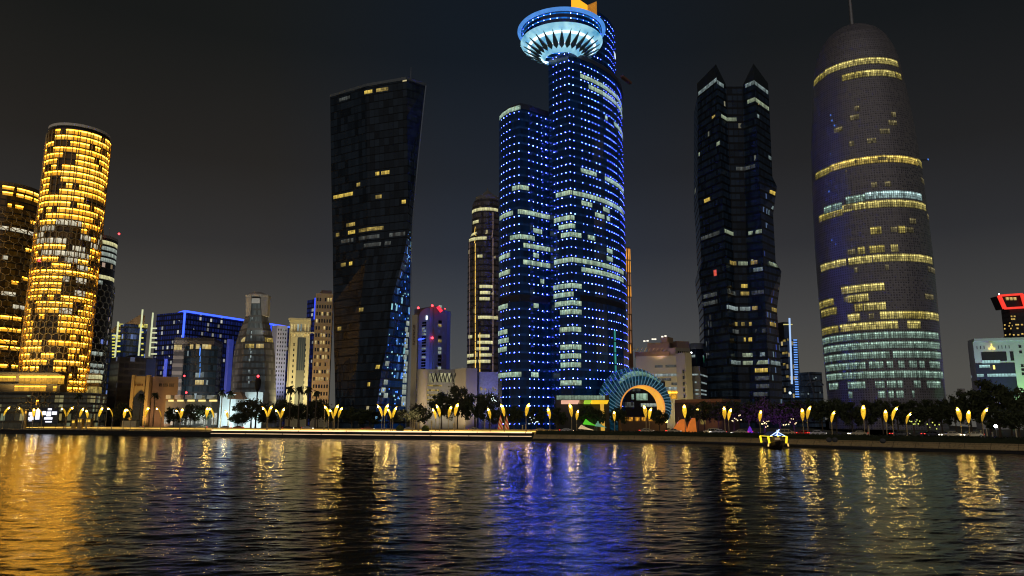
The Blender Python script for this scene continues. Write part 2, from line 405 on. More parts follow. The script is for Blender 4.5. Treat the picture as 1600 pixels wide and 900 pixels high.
# water: a real wave surface, finer near the shore the camera stands on
def water():
    rng = np.random.RandomState(3)
    nd, nx = 1100, 640
    d = np.concatenate([[-60, -10, 6], np.geomspace(17, 360, nd), [420]])
    s_ = np.concatenate([[-1.9, -1.3], np.linspace(-.92, .92, nx), [1.3, 1.9]])
    D, S = np.meshgrid(d, s_, indexing='ij'); X = S*np.maximum(D, 60) if False else S*np.where(D < 17, 17, D); Y = D.copy()
    Z = np.zeros_like(X); sp = np.maximum(np.where(D < 17, 99, D)*.0029, np.where(D < 17, 99, D)*1.84/nx)
    DX = np.zeros_like(X); DY = np.zeros_like(X)
    for i in range(84):
        lam = .45*(9.0/.45)**(rng.rand()**1.25)
        th = rng.normal(-PI/2+.12, .62); kx, ky = math.cos(th)*2*PI/lam, math.sin(th)*2*PI/lam
        slope = .0150*(1.2 if lam < 1.6 else .72 if lam < 5 else .4); A = slope*lam/(2*PI); ph = rng.rand()*2*PI
        att = np.clip((lam/sp-2.0)/1.6, 0, 1)*A
        g = np.sin((X*.021+i)*1.1+np.cos(Y*.017+i*2.1)*2)*.5+.75     # gusts: rougher and calmer patches
        a = kx*X+ky*Y+ph; att = att*g
        Z += att*np.cos(a); DX -= .7*att*math.cos(th)*np.sin(a); DY -= .7*att*math.sin(th)*np.sin(a)
    V = np.stack([X+DX, Y+DY, Z], -1).reshape(-1, 3); r, c = X.shape
    i0 = (np.arange(r-1)[:, None]*c+np.arange(c-1)).ravel(); Fq = np.stack([i0, i0+1, i0+c+1, i0+c], 1)
    me = bpy.data.meshes.new('water'); me.vertices.add(len(V)); me.vertices.foreach_set('co', V.ravel())
    me.loops.add(Fq.size); me.loops.foreach_set('vertex_index', Fq.ravel().astype(np.int32))
    me.polygons.add(len(Fq)); me.polygons.foreach_set('loop_start', np.arange(0, Fq.size, 4).astype(np.int32))
    me.polygons.foreach_set('use_smooth', np.ones(len(Fq), bool)); me.update(calc_edges=True); me.validate()
    T = NT('sea_water')
    b = T.bsdf((.003,.007,.010), .05, 0, spec=.5, ior=1.333)
    g = T.n('ShaderNodeNewGeometry'); mp = T.n('ShaderNodeMapping'); T.l(g.outputs['Position'], mp.inputs[0]); mp.inputs['Scale'].default_value = (.62, 1.0, 1)
    n1 = T.noise(3.0, mp.outputs[0], 4, .6); n2 = T.noise(10., mp.outputs[0], 3, .5)
    h = T.math('ADD', T.math('MULTIPLY', n1, .125), T.math('MULTIPLY', n2, .024))
    bp = T.n('ShaderNodeBump'); bp.inputs['Strength'].default_value = WAT_B; bp.inputs['Distance'].default_value = 1.0
    T.l(h, bp.inputs['Height']); T.l(bp.outputs[0], b.inputs['Normal'])
    me.materials.append(T.m)
    o = bpy.data.objects.new('water', me); COL.objects.link(o); o['kind'] = 'structure'
WAT_B = .24
water()
paving = plain('promenade_paving', (.26,.22,.17), .8, scale=.15)
earth = plain('park_ground', (.10,.09,.06), .95, scale=.08)
asphalt = plain('asphalt', (.05,.05,.052), .75, scale=.4)
concrete = plain('quay_concrete', (.30,.26,.20), .85, var=.35, scale=.5)
wetstone = plain('dark_wet_stone', (.025,.024,.022), .6, var=.5, scale=1.2)
mb = MB(); A = along(-500, 2300, 60)
for (p, n), (q, m) in zip(A, A[1:]):
    a, b = p+n*.6, q+m*.6; fa, fb = Vector((p.x*14, p.y*14 if p.y > 150 else 3600, 0)), Vector((q.x*14, q.y*14 if q.y > 150 else 3600, 0))
    mb.face(((a.x,a.y,GZ-.55),(b.x,b.y,GZ-.55),(b.x+m.x*10,b.y+m.y*10,GZ-.5),(a.x+n.x*10,a.y+n.y*10,GZ-.5)))
    mb.face(((a.x+n.x*10,a.y+n.y*10,GZ-.5),(b.x+m.x*10,b.y+m.y*10,GZ-.5),(fb.x,fb.y,GZ-.5),(fa.x,fa.y,GZ-.5)))
o = mb.build('ground', earth); o['kind'] = 'structure'
GZ = 1.5
sheet('pavement', -480, 2200, 1.2, 30, GZ+.006, paving)
sheet('road', -480, 2200, 34, 46, GZ+.010, asphalt)
sheet('verge', -480, 2200, 30, 33.8, GZ+.13, plain('verge_grass', (.045,.07,.02), .95, scale=1.), z1=GZ+.13)
mb = MB(); A = along(-400, 2100, 9.)
for (p, n), (q, m) in zip(A, A[1:]):
    for o_ in (38, 42):
        a, b = p+n*o_, p+n*o_+(q-p)*.45; c_ = n*.075
        mb.face([(k.x, k.y, GZ+.015) for k in (a-c_, b-c_, b+c_, a+c_)])
o = mb.build('road_markings', plain('road_paint', (.7,.7,.66), .7)); o['kind'] = 'structure'
o = profile(-480, 2200, [(33.8,GZ-.1),(34,GZ-.1),(34,GZ+.14),(33.8,GZ+.14)]).build('kerb', concrete); o['kind'] = 'structure'
# quay walls (three stretches), car light trails as fixed glowing lines along the middle one, hedge along the right one
q = profile(-480, 330, [(0,-1.5),(.0,1.0),(-.3,1.05),(-.3,1.62),(1.3,1.62),(1.3,-1.5)]).build('quay_wall', wetstone); tag(q, 'low dark quay wall along the water below the golden towers', 'wall')
q = profile(330, 832, [(0,-1.5),(0,.85),(-.35,.9),(-.35,1.22),(.35,1.26),(.35,1.75),(.0,1.8),(.0,2.15),(1.3,2.15),(1.3,-1.5)]).build('quay_wall', wetstone); tag(q, 'stepped dark quay wall behind two bright car light trails', 'wall')
T = NT('sandstone_revetment'); u, v = T.uv(); n1 = T.noise(.3, detail=6); n2 = T.noise(2.2, detail=5, rough=.7)
bc = T.mix(n1, (.40,.28,.12), (.78,.58,.28)); bc = T.mix(T.math('MULTIPLY', T.math('GREATER_THAN', n2, .56), .45), bc, (.16,.12,.07))
jt = T.math('MAXIMUM', T.math('LESS_THAN', T.math('FRACT', T.math('DIVIDE', u, 4.2)), .025), T.math('LESS_THAN', T.math('FRACT', T.math('MULTIPLY', v, 1.6)), .06))
T.bsdf(T.mix(T.math('MULTIPLY', jt, .7), bc, (.08,.06,.04)), .88); tan = T.m
t_ = thing('sea_wall', 'long tan sloped sea wall under the hedge from tower base to right edge', 'wall', (0,0,0))
profile(832, 2250, [(-.2,-1.5),(.0,.55),(.9,1.62),(1.6,1.62),(1.6,-1.5)]).build('slope', tan, t_)
profile(832, 2250, [(-.9,-1.5),(-.9,.25),(-.25,.5),(-.2,-1.5)]).build('footing', wetstone, t_)
trail1 = emit('warm_white_trail_light', (1.,.64,.34), 1.9, var=.9, scale=.09)
trail2 = emit('dim_trail_light', (1.,.66,.36), .9, var=.9, scale=.12)
ps = along(330, 832, 12.)
def strip(name, label, off, z, r, mt, gap):
    th = thing(name, label, 'light strip', tuple(ps[len(ps)//2][0]+Vector((0,0,z))))
    for i in range(0, len(ps)-1, gap):
        j = min(i+gap, len(ps)-1); m_ = MB(); pts = [p+n*off+Vector((0,0,z)) for p, n in ps[i:j+1]]
        m_.tube([pts[0]+(pts[1]-pts[0])*.06]+pts[1:-1]+[pts[-1]-(pts[-1]-pts[-2])*.06], r, 6); m_.build('light_segment', mt, th)
strip('light_line', 'bright upper car light trail fixed along the edge of the stepped quay', -.12, 2.2, .17, trail1, 6)
strip('light_line', 'dimmer lower car light trail fixed below the quay edge', -.45, 1.12, .09, trail2, 5)
ps = along(-420, 832, 12.)
strip('light_line', 'long amber ribbon light at the foot of the tan promenade wall', 21.6, GZ+.62, .13, emit('amber_ribbon_light', (1.,.60,.10), 1.5, var=1.0, scale=.16), 8)
# ================================================================ TOWERS
def cyl_px(pl, pr, py, d):
    """centre and radius of an upright cylinder seen between two pixel columns, its axis at distance d"""
    a, b = math.atan(ray(pl, py)[0]), math.atan(ray(pr, py)[0]); m, h = (a+b)/2, (b-a)/2
    return d*math.tan(m), d/math.cos(m)*math.sin(h)
# ---- round honeycomb towers on the left
goldw = lit('golden_room_light', (1.,.40,.014), 1.5, 3.3, .35, .30, mull=.035, col2=(1.,.50,.04), glow=15)
palew = lit('pale_room_light', (.95,.86,.62), .95, 2.1, .5, .5)
limew = lit('pale_yellow_light', (.9,.85,.42), .95, 1.7, .45, .4)
greyw = lit('grey_white_light', (.62,.72,.62), .62, 1.4, .5, .5)
hexm = plain('bronze_lattice', (.42,.30,.13), .5, .4, scale=1.)
hexg = plain('grey_lattice', (.30,.30,.27), .5, .4, scale=1.)
rounddark = glazing('dark_bronze_glazing', (.016,.013,.009), 3.3, 2.1, (.035,.028,.018), .15, .07, .25, tint=(.022,.0095,.0008))
def lattice(fac, z0, z1, a0, a1, cell, mat, parent, wid=.34, off=.9):
    """honeycomb of bars standing off the glass"""
    mb = MB(); U = fac.U[-1]; ncol = max(3, int(round(U*(a1-a0)/fac.nu/(cell*.866)))); nrow = int((z1-z0)/(cell*.75))
    P = lambda x, z: Vector(fac.pt(a0+(a1-a0)*x, z)) + Vector(fac.nrm(a0+(a1-a0)*x, z))*off
    for r in range(nrow):
        for c in range(ncol):
            x = (c+.5*(r % 2))/ncol; z = z0+r*cell*.75; hw = .5/ncol
            if x+hw > 1: continue
            pts = [(x, z+cell*.5), (x+hw, z+cell*.25), (x+hw, z-cell*.25), (x, z-cell*.5)]
            for (xa, za), (xb, zb) in zip(pts, pts[1:]):
                za, zb = max(za, z0), max(zb, z0)
                if abs(za-zb)+abs(xa-xb) > 1e-3: mb.beam(P(xa, za), P(xb, zb), wid)
    return mb.build('honeycomb_lattice', mat, parent)
def round_tower(name, label, d, pl, pr, pym, ztop, fl, hex_spec, mats, crown=None):
    cx, r = cyl_px(pl, pr, pym, d); th = thing(name, label, 'tower', (cx, d, GZ-.2), 'round honeycomb towers')
    fac = Facade(circle(cx, d, r, 48), [GZ-.2, ztop]); fac.build('facade', mats[0], th, roofing)
    for sp in hex_spec: lattice(fac, sp[0], sp[1], sp[2], sp[3], sp[4], sp[5], th)
    return th, fac, cx, r
ZB = zat(200, 346)
th, fb, cx, r = round_tower('round_tower', 'tallest golden round tower with most windows lit and a honeycomb frame', 360, 52, 155, 400, ZB, 3.1,
    [(9, ZB-44, 1, 27, 3.9, hexm)], [rounddark])
# crown: dark recessed storey with a pale rim
mb = MB(); mb.lathe([(r*.93, ZB), (r*.93, ZB+1.6)], (cx, 360, 0), 48); mb.build('plant_storey', dark_metal, th)
mb = MB(); mb.lathe([(r*.93, ZB+1.6), (r*1.0, ZB+1.6), (r*1.0, ZB+2.9), (r*.9, ZB+2.9), (0, ZB+2.9)], (cx, 360, 0), 48); mb.build('roof_rim', plain('pale_rim', (.8,.74,.62), .6), th)
mb = MB()
for k in range(20):
    a = PI+2*PI*k/20*.62; mb.beam((cx+r*1.03*math.cos(a), 360+r*1.03*math.sin(a), 8), (cx+r*1.03*math.cos(a), 360+r*1.03*math.sin(a), ZB-1), .35)
mb.build('fins', hexm, th)
# lit rooms: bays per floor
bays = [3.6+i*3.05 for i in range(9)]       # facade stations from the left edge round to the right
spots = []; rr = random.Random(11); fl = 3.1; nf = int((ZB-12)/fl)
holes = {(25,4),(25,5),(26,3),(26,4),(27,4),(18,5),(18,4),(17,4),(21,2),(22,6),(19,6),(10,3),(11,3),(12,3),(10,2),(11,2),(12,2),(13,3),(7,4),(8,4)}
for k in range(nf):
    z0 = 12+k*fl
    for b, (a0, a1) in enumerate(zip(bays, bays[1:])):
        fr = k/nf
        p = .93 if fr > .86 else (.88 if fr > .4 else (.88 if fr > .22 else .8))
        if k >= nf-2 and b < 2: continue
        if (k, b) in holes or rr.random() > p: continue
        if k == nf-4: p = 0
        s0, s1 = a0+.12, a1-.10
        if rr.random() < .12: s1 = (a0+a1)/2
        elif rr.random() < .1: s0 = (a0+a1)/2
        m = 1 if (.52 < fr < .64 and rr.random() < .55) or (.3 < fr < .52 and b in (4,5) and rr.random() < .6) else 0
        spots.append((s0, s1, z0+.35, z0+2.85, m))
many(fb, spots, th, 'lit_window', [goldw, palew])
fb.pick(64, 406, 5.5, 1.6, red_light, th, 'red_sign_light', .3)
# left neighbour
ZA = zat(287, 368)
th, fa, cx, r = round_tower('round_tower', 'wide honeycomb tower cut by the left edge, gold rooms in its top and bottom rows', 385, -66, 58, 400, ZA, 3.6,
    [(9, ZA-9, 12, 32, 4.6, hexm)], [rounddark])
mb = MB(); mb.lathe([(r*.96, ZA), (r*.96, ZA+2.2), (0, ZA+2.2)], (cx, 385, 0), 48); mb.build('roof_rim', plain('brown_rim', (.2,.15,.09), .7), th)
for x0, x1, y in ((-40,-2,296),(4,22,296),(27,40,298),(41,51,301),(53,60,303),(4,20,306),(26,37,308),(39,50,311),(53,60,314),(12,18,317),(24,36,319),(48,56,344),(40,54,394),(18,28,443),(34,44,436),(0,18,500),(20,33,502),(-30,-6,505),(0,18,515),(20,32,516),(0,15,535),(17,26,533),(-40,-4,537),(0,12,548),(16,30,547),(0,11,568),(18,30,575),(-50,-10,576)):
    fa.band(x0, x1, y, 3.1, goldw, th)
for x0, x1, y in ((0,13,355),(16,42,358),(44,60,363),(2,24,460),(20,40,480),(4,12,405)): fa.band(x0, x1, y, 3.1, palew, th)
for k, y in enumerate(range(322, 560, 9)):  # gold rows out of view, added to brighten the water
    for x0, x1 in ((-64,-44),(-42,-24),(-22,-4)):
        if rr.random() < .85: fa.band(x0, x1, y, 3.1, goldw, th)
# right neighbour, behind
ZC = zat(366, 395)
th, fc, cx, r = round_tower('round_tower', 'greyer honeycomb tower behind the golden one, pale bands under its roof', 410, 92, 180, 420, ZC, 3.6,
    [(9, ZC-22, 1, 33, 4.4, hexg)], [glazing('dark_grey_glazing', (.012,.014,.018), 3.3, 2.0, (.03,.03,.03), .15, .07, .25, .05, (.9,.6,.25), .6, (.2,.3,.9))])
mb = MB(); mb.lathe([(r*1.02, ZC), (r*1.02, ZC+1.6), (0, ZC+1.6)], (cx, 410, 0), 48); mb.build('roof_rim', hexg, th)
mb = MB(); q = at(170, 372, 405); mb.tube([(q.x, 405, ZC), (q.x, 405, ZC+6)], .16, 6); mb.build('antenna', steel, th)
mb = MB(); q = at(182, 375, 400); mb.ball((q.x, 402, ZC+2), .6, 8); mb.build('beacon', red_light, th)
for x0, x1, y, m in ((148,185,373,limew),(148,185,386,greyw),(146,184,396,greyw),(144,182,407,greyw),(142,180,430,limew),(140,160,440,greyw),(132,160,556,greyw),(128,162,567,greyw),(124,162,580,greyw),(122,160,590,limew)):
    fc.band(x0, x1, y, 3.3, m, th)
# ---- dark twisting tower
D0 = 335
LV = [(668,523,584,633.5),(640,524,588,634),(575,523,597,637),(545,522,604,639),(465,521,613,641),(400,520,631,642),(372,520,636,642.5),(330,519,637.5,645),(250,517.5,637,652),(180,516.5,636,659),(124,516,635,665)]
loops, zs = [], []
for y, l, c, rr_ in LV:
    z = max(zat(y, D0), GZ-.2) if y < 660 else GZ-.2
    dl, dr = D0+20, D0+7+ (6 if y > 372 else 0)
    l_, c_, r_ = xat(l, z, dl), xat(c, z, D0), xat(rr_, z, dr)
    loops.append([(l_, dl), ((l_*.5+c_*.5), D0+7.5), (c_, D0), (r_, dr), (xat(rr_, z, dr+26)-2, dr+26), (l_+6, dl+24)]); zs.append(z)
ZT = zs[-1]
th = thing('office_tower', 'black twisting tower with a slanted flat top and few rooms lit', 'tower', (loops[0][2][0]-8, D0+15, GZ-.2))
ft = Facade(loops, zs)
twm = glazing('black_glazing', (.006,.008,.011), 3.9, 1.6, (.006,.008,.011), .2, .05, .12, .004, (.9,.75,.4), .7, tint=(.0022,.0032,.0045), var=.15, spec=.1)
twb = glazing('blue_reflection_glazing', (.01,.02,.06), 3.9, 1.5, (.01,.016,.03), .14, .1, .25, .06, (.06,.22,1.), .8, (.35,.75,.8), tint=(.0006,.007,.028))  # blue reflection of the diode tower put in as glowing panes
mbd, mbr = MB(), MB()
for j in range(len(zs)-1):
    for i in range(ft.nu):
        q = ((ft.U[i],zs[j]),(ft.U[i+1],zs[j]),(ft.U[i+1],zs[j+1]),(ft.U[i],zs[j+1]))
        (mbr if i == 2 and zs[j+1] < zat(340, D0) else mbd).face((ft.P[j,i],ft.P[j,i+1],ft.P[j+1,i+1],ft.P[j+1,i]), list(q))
mbd.face([tuple(p) for p in ft.P[-1][:-1]])
mbd.build('facade', twm, th); mbr.build('blue_reflection_facet', twb, th)
mb = MB()
tp = [Vector((p[0], p[1], ZT)) for p in loops[-1]]
for a, b in zip(tp, tp[1:]+tp[:1]): mb.beam(a+Vector((0,0,.5)), b+Vector((0,0,.5)), .7, 1.4)
mb.build('parapet', plain('slate_parapet', (.09,.11,.13), .5), th)
mb = MB()
for (i, j) in ((2,3),):
    for k in range(len(zs)-1): mb.beam(ft.P[k,j]+np.array([.2,-.2,0]), ft.P[k+1,j]+np.array([.2,-.2,0]), .5)
mb.build('edge_fin', plain('blue_grey_metal', (.16,.19,.24), .35, .6), th)
mb = MB(); q = at(641, 120, 350); mb.tube([(q.x, 352, ZT), (q.x, 352, ZT+9), (q.x, 352, ZT+15)], [.22,.16,.08], 6); mb.build('antenna', steel, th)
dimw = lit('dim_yellow_light', (.95,.68,.16), .5, .9, .8, .8); dimg = lit('dim_grey_light', (.35,.4,.38), .22, .9, .9, .8); yelw = lit('yellow_light', (1.,.7,.12), .85, .9, .6, .6)
for x0, x1, y, m in ((570,582,146,yelw),(588,608,145,dimw),(530,548,158,dimg),(588,594,270,yelw),(596,610,268,yelw),(521,552,311,yelw),(557,563,293,dimw),(586,596,305,dimw),(540,556,357,dimw),(561,598,356,dimw),(524,531,370,dimw),(545,556,368,yelw),(560,594,368,dimg),(608,632,367,dimg),(533,552,381,dimg),(568,594,381,dimg),(600,610,380,dimg),(533,540,415,dimw),(546,552,417,yelw),(562,567,480,dimw),(528,534,519,dimw),(575,579,597,yelw),(588,594,573,yelw),(628,633,310,yelw)):
    ft.band(x0, x1, y, 3.9, m, th, lo=.3, hi=.75)
spark = emit('blue_reflection_and_strip', (.06,.25,1.), 1.7); sparkw = emit('cyan_reflection_sparkle', (.4,.8,.9), .9)
rr = random.Random(5)
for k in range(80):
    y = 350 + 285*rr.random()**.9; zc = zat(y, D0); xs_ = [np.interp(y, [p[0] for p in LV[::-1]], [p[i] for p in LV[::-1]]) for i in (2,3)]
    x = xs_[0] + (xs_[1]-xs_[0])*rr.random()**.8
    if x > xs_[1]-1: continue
    ft.pick(x, y, .4+rr.random()*.5, .4+rr.random()*.6, spark if rr.random() < .6 else sparkw, th, 'glow_dot', .12)  # reflected diodes of the blue tower, painted as small glowing dots
for y in range(505, 640, 9):
    x = np.interp(y, [500,640], [640,634]); ft.pick(x-2.5-2*rr.random(), y, 2.6, 2.2, greyw, th, 'lit_window', .1)
for x, y in ((597,610),(600,618),(599,596),(601,568)): ft.pick(x+3, y, 2.6, 2.2, greyw, th, 'lit_window', .1)
# ---- blue-lit twin tower with the disc
DR_ = .185
def led(name, fl, du, dots=1., strip_=.05, seed=0.):
    T = NT(name); u, v = T.uv()
    uu, vv = T.math('DIVIDE', u, du), T.math('DIVIDE', v, fl)
    fu, fv, cu, cv = T.math('FRACT', uu), T.math('FRACT', vv), T.math('FLOOR', uu), T.math('FLOOR', vv)
    x = T.math('MULTIPLY', T.math('SUBTRACT', fu, .5), du); y = T.math('MULTIPLY', T.math('SUBTRACT', fv, .12), fl)
    d2 = T.math('ADD', T.math('MULTIPLY', x, x), T.math('MULTIPLY', y, y))
    keep = T.math('MULTIPLY', T.math('GREATER_THAN', T.white(T.comb(cu, cv, 4.4+seed)), .09), T.math('GREATER_THAN', T.math('FRACT', T.math('DIVIDE', T.math('ADD', cu, .5), 7.)), .14))
    patchy = T.math('MULTIPLY_ADD', T.noise(.05, detail=3), 1.5, .25)
    br = T.math('MULTIPLY', T.math('MULTIPLY_ADD', T.math('POWER', T.white(T.comb(cu, cv, 7.7)), 2.), 1.3, .28), patchy)
    dot = T.math('MULTIPLY', T.math('MULTIPLY', T.math('LESS_THAN', d2, (DR_*1.0)**2), keep), br)
    core = T.math('MULTIPLY', T.math('LESS_THAN', d2, (DR_*.6)**2), dot)
    st = T.math('MULTIPLY', T.math('SUBTRACT', 1., T.math('MINIMUM', T.math('DIVIDE', T.math('ABSOLUTE', T.math('SUBTRACT', fv, .12)), .26), 1.)), strip_)
    st = T.math('MULTIPLY', T.math('MULTIPLY', st, patchy), T.math('MULTIPLY_ADD', T.white(T.comb(T.math('FLOOR', T.math('DIVIDE', u, 1.2)), cv, 1.)), .9, .4))
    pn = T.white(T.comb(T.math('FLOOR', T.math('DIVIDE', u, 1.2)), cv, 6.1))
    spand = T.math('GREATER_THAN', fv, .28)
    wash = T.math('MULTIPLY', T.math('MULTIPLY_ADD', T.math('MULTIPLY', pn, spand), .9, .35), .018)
    # one blue light, three reaches: the diode, its bezel, the wash on the glass around it
    col = T.mix(T.math('GREATER_THAN', core, .001), (.022,.055,1.), (.11,.14,1.))
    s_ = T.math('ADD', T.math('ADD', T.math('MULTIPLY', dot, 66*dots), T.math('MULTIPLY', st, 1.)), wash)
    c2 = T.mix(T.math('GREATER_THAN', dot, .001), (.010,.19,.80), col)
    bc = T.mix(spand, (.02,.025,.045), (.006,.014,.04))
    T.bsdf(bc, .14, 0, c2, s_); return T.m
ledm = led('blue_diode_facade', 3.6, 2.45); leds = led('blue_diode_facade_fine', 3.6, 2.2, seed=2.)
ZL, ZM = zat(169, 300), zat(82, 296)
cenL = [(-5.8,313),(-4.2,308.2),(-1.,303.2),(3.3,300),(7.6,302.2),(12,306),(17.6,310),(17.6,345),(-4,345)]
cenM = [(16.2,304.5),(19.6,299.8),(24.4,296),(29.8,299.4),(35,303.6),(40.3,308.9),(44.8,314.8),(48.8,321.4),(51.6,328.6),(53.5,336.5),(54.3,345),(52,362),(20,362)]
th = thing('office_tower', 'tall dark blue tower dotted with blue lights and crowned by a bright disc', 'tower', (24, 320, GZ-.2))
fl_ = Facade(cenL, [GZ-.2, ZL]); fm = Facade(cenM, [GZ-.2, ZM])
dkb = plain('navy_roof', (.02,.025,.05), .6)
fl_.build('lower_wing', ledm, th, dkb); fm.build('main_shaft', leds, th, dkb)
mb = MB(); mb.prism([(p[0]*.985+.4, p[1]*.995+2) for p in cenL], ZL, ZL+2.6); mb.build('wing_parapet', dkb, th)
ZU = zat(47, 332)
cenU = [(30,316),(36,311.5),(41,316),(45.6,321.5),(48.6,327.5),(50.6,334),(51.4,342),(50,358),(26,358)]
fu_ = Facade(cenU, [ZM, ZU]); fu_.build('upper_shaft', leds, th, dkb)
mb = MB(); mb.prism([(p[0]*1.012, p[1]) for p in cenM], ZM-1.2, ZM+.8, bot=True); mb.build('cornice', plain('navy_cornice', (.05,.06,.10), .5), th)
mb = MB(); q = zat(125, 335)
mb.beam((52.8, 331, q), (58.2, 338, q-.3), 1.6, 1.0); mb.build('ledge', plain('rusty_ledge', (.2,.09,.05), .7), th)
W = [(781,813,185),(800,826,294),(781,802,338),(809,863,332),(833,847,362),(797,835,372),(818,863,385),(780,797,401),(833,842,399),(817,863,411),(780,797,428),(844,850,442),(778,793,480),(833,841,479),(776,793,522),(776,795,535),(776,792,549),(776,814,590),(830,841,591)]
for x0, x1, y in W: fl_.band(x0, x1, y, 3.6, cool, th, 'lit_window', .36, .90, .1)
M_ = [(907,975,123),(920,975,141),(945,949,188),(959,975,200),(907,932,268),(945,974,277),(869,893,303),(895,974,307),(908,925,320),(942,952,330),(930,944,340),(948,953,344),(866,897,343),(873,899,353),(877,908,366),(918,930,378),(948,957,395),(948,957,407),(866,974,407),(908,974,421),(870,909,445),(865,900,457),(865,896,470),(867,908,484),(875,908,497),(875,908,511),(876,908,538),(876,908,565),(876,908,579),(876,908,606)]
for x0, x1, y in M_:
    fm.band(x0, x1, y, 3.6, cool, th, 'lit_window', .36, .90, .1)
fu_.pick(961, 87, 3.2, 3.0, emit('white_window', (.7,.8,.85), 1.2), th)
teal = emit('teal_strip', (.05,.5,.42), .5, var=.6, scale=.5)
mb = MB(); a_ = fm.finda(962, 20)
for z0 in np.arange(14, 44, 5.0):
    fm.patch(mb, a_-.09, a_+.09, z0, z0+4.4, .25)
mb.build('teal_light_strip', teal, th)
mb = MB(); a0, a1 = fm.finda(906, zat(470, 305)), fm.finda(976, zat(475, 335)); fm.patch(mb, a0, a1, zat(482, 320), zat(473, 320), .1); mb.build('plant_floor', plain('plant_louvre', (.012,.014,.03), .6), th)
mb = MB(); a0, a1 = fl_.finda(780, zat(462, 305)), fl_.finda(862, zat(462, 305)); fl_.patch(mb, a0, a1, zat(473, 304), zat(462, 304), .1); mb.build('plant_floor', MATS['plant_louvre'], th)
# the disc
DC = (21.9, 301.2); DR = 18.1; Z0 = zat(37, 301.2-DR)
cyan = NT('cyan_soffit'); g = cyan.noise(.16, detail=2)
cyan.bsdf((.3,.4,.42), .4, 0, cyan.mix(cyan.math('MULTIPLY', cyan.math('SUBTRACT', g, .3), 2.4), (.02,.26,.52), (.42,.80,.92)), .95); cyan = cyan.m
mb = MB(); mb.lathe([(DR*.40, -7.0), (DR*.49, -5.0), (DR*.62, -3.1), (DR*.80, -1.3), (DR*.95, -.1), (DR*1.0, .9)], (DC[0], DC[1], Z0), 64); mb.build('soffit', cyan, th)
ringw = emit('white_ring_light', (.72,.93,1.), 2.2, var=1.0, scale=.2)
for rad, zz in ((.80, -1.5), (.56, -4.3)):
    mb = MB(); mb.tube([(DC[0]+DR*rad*math.cos(2*PI*k/48), DC[1]+DR*rad*math.sin(2*PI*k/48), Z0+zz) for k in range(49)], .62 if rad > .7 else .42, 6)
    mb.build('ring_light', ringw, th)
mb = MB(); mb.lathe([(DR*1.0, .9), (DR*.97, 1.0), (DR*.97, 5.6), (DR*.99, 5.7)], (DC[0], DC[1], Z0), 64)
drum = led('disc_diodes', 2.3, 2.9, 1.6, .9); mb.build('drum', drum, th)
mb = MB()
mb.tube([(DC[0]+DR*1.03*math.cos(2*PI*k/64), DC[1]+DR*1.03*math.sin(2*PI*k/64), Z0+6.5) for k in range(65)], .85, 10)
mb.build('rim', emit('blue_rim_light', (.07,.27,.75), .9, var=.5, scale=.25), th)
mb = MB(); mb.lathe([(DR*1.03, 6.6), (DR*.6, 7.6), (0, 7.8)], (DC[0], DC[1], Z0), 64); mb.build('disc_roof', dkb, th)
finm = plain('dark_teal_fin', (.09,.17,.20), .5)
for k in range(26):
    a = 2*PI*k/26+.06; ca, sa = math.cos(a), math.sin(a)
    P = lambda r, w, z: Vector((DC[0]+DR*r*ca-w*sa, DC[1]+DR*r*sa+w*ca, Z0+z))
    mb = MB(); top = [P(.50,0,-5.6), P(.58,1.22,-4.55), P(.93,.07,-.9), P(.58,-1.22,-4.55)]; bot = [p-Vector((0,0,.5)) for p in top]
    mb.face(top); mb.face(bot[::-1])
    for i in range(4): mb.face((top[i], bot[i], bot[(i+1)%4], top[(i+1)%4]))
    mb.build('petal_fin', finm, th)
# orange-lit notched crown, its lit and shaded sides painted into the glow
orm = emit('orange_crown_lit', (1.,.40,.01), 1.25, (.5,.3,.1)); orm2 = NT('orange_crown_shaded'); nzz = orm2.noise(1.2, detail=4, rough=.7)
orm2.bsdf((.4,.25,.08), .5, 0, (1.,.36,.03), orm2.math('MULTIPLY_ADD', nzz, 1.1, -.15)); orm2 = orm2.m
zb = Z0+7; xl, xm, xr = at(893, 12, 305).x, at(918, 12, 300).x, at(932, 12, 306).x
mb = MB(); zt, zn = zat(-12, 303), zat(8, 300)
mb.hexa([(xl,306,zb),(xm,300,zb),(xm+.6,303,zb),(xl+.6,309,zb),(xl,306,zt+1),(xm,300,zn),(xm+.6,303,zn),(xl+.6,309,zt+1)]); mb.build('crown_blade', orm, th)
mb = MB(); mb.hexa([(xm,300,zb),(xr,305,zb),(xr-.4,308,zb),(xm-.4,303,zb),(xm,300,zn),(xr,305,zat(2,305)),(xr-.4,308,zat(2,305)),(xm-.4,303,zn)]); mb.build('crown_blade', orm2, th)
# ---- dark tower with two horns
def horn_loop(z, L, CL, M1, M2, CRr, Rr, bl=0., br=0.):
    return [(xat(L,z,389)-bl,389),(xat(CL,z,370),370),(xat(M1,z,377),377),(xat(M2,z,377),377),(xat(CRr,z,371),371),(xat(Rr,z,384)+br,384),(xat(Rr,z,384)-2,412),(xat(L,z,389)+4,414)]
ys = [640,600,480,420,405,330,300,285,270,180,135]; LP = []; ZP = []
for y in ys:
    z = zat(y, 377) if y < 640 else GZ-.2
    f = (640-y)/(640-135)
    L_ = np.interp(y, [135,290,300,330,405,420,480,640], [1090,1090,1090.5,1093,1096,1092,1099,1102]); R_ = np.interp(y, [135,180,270,285,330,405,420,480,640], [1201,1203,1207,1214,1208,1212,1221,1214,1225])
    CL_ = np.interp(y, [135,640], [1120,1146]); M1_ = np.interp(y, [135,640], [1134,1156]); M2_ = np.interp(y, [135,640], [1161,1172]); CR_ = np.interp(y, [135,640], [1179,1204])
    LP.append(horn_loop(z, L_, CL_, M1_, M2_, CR_, R_)); ZP.append(z)
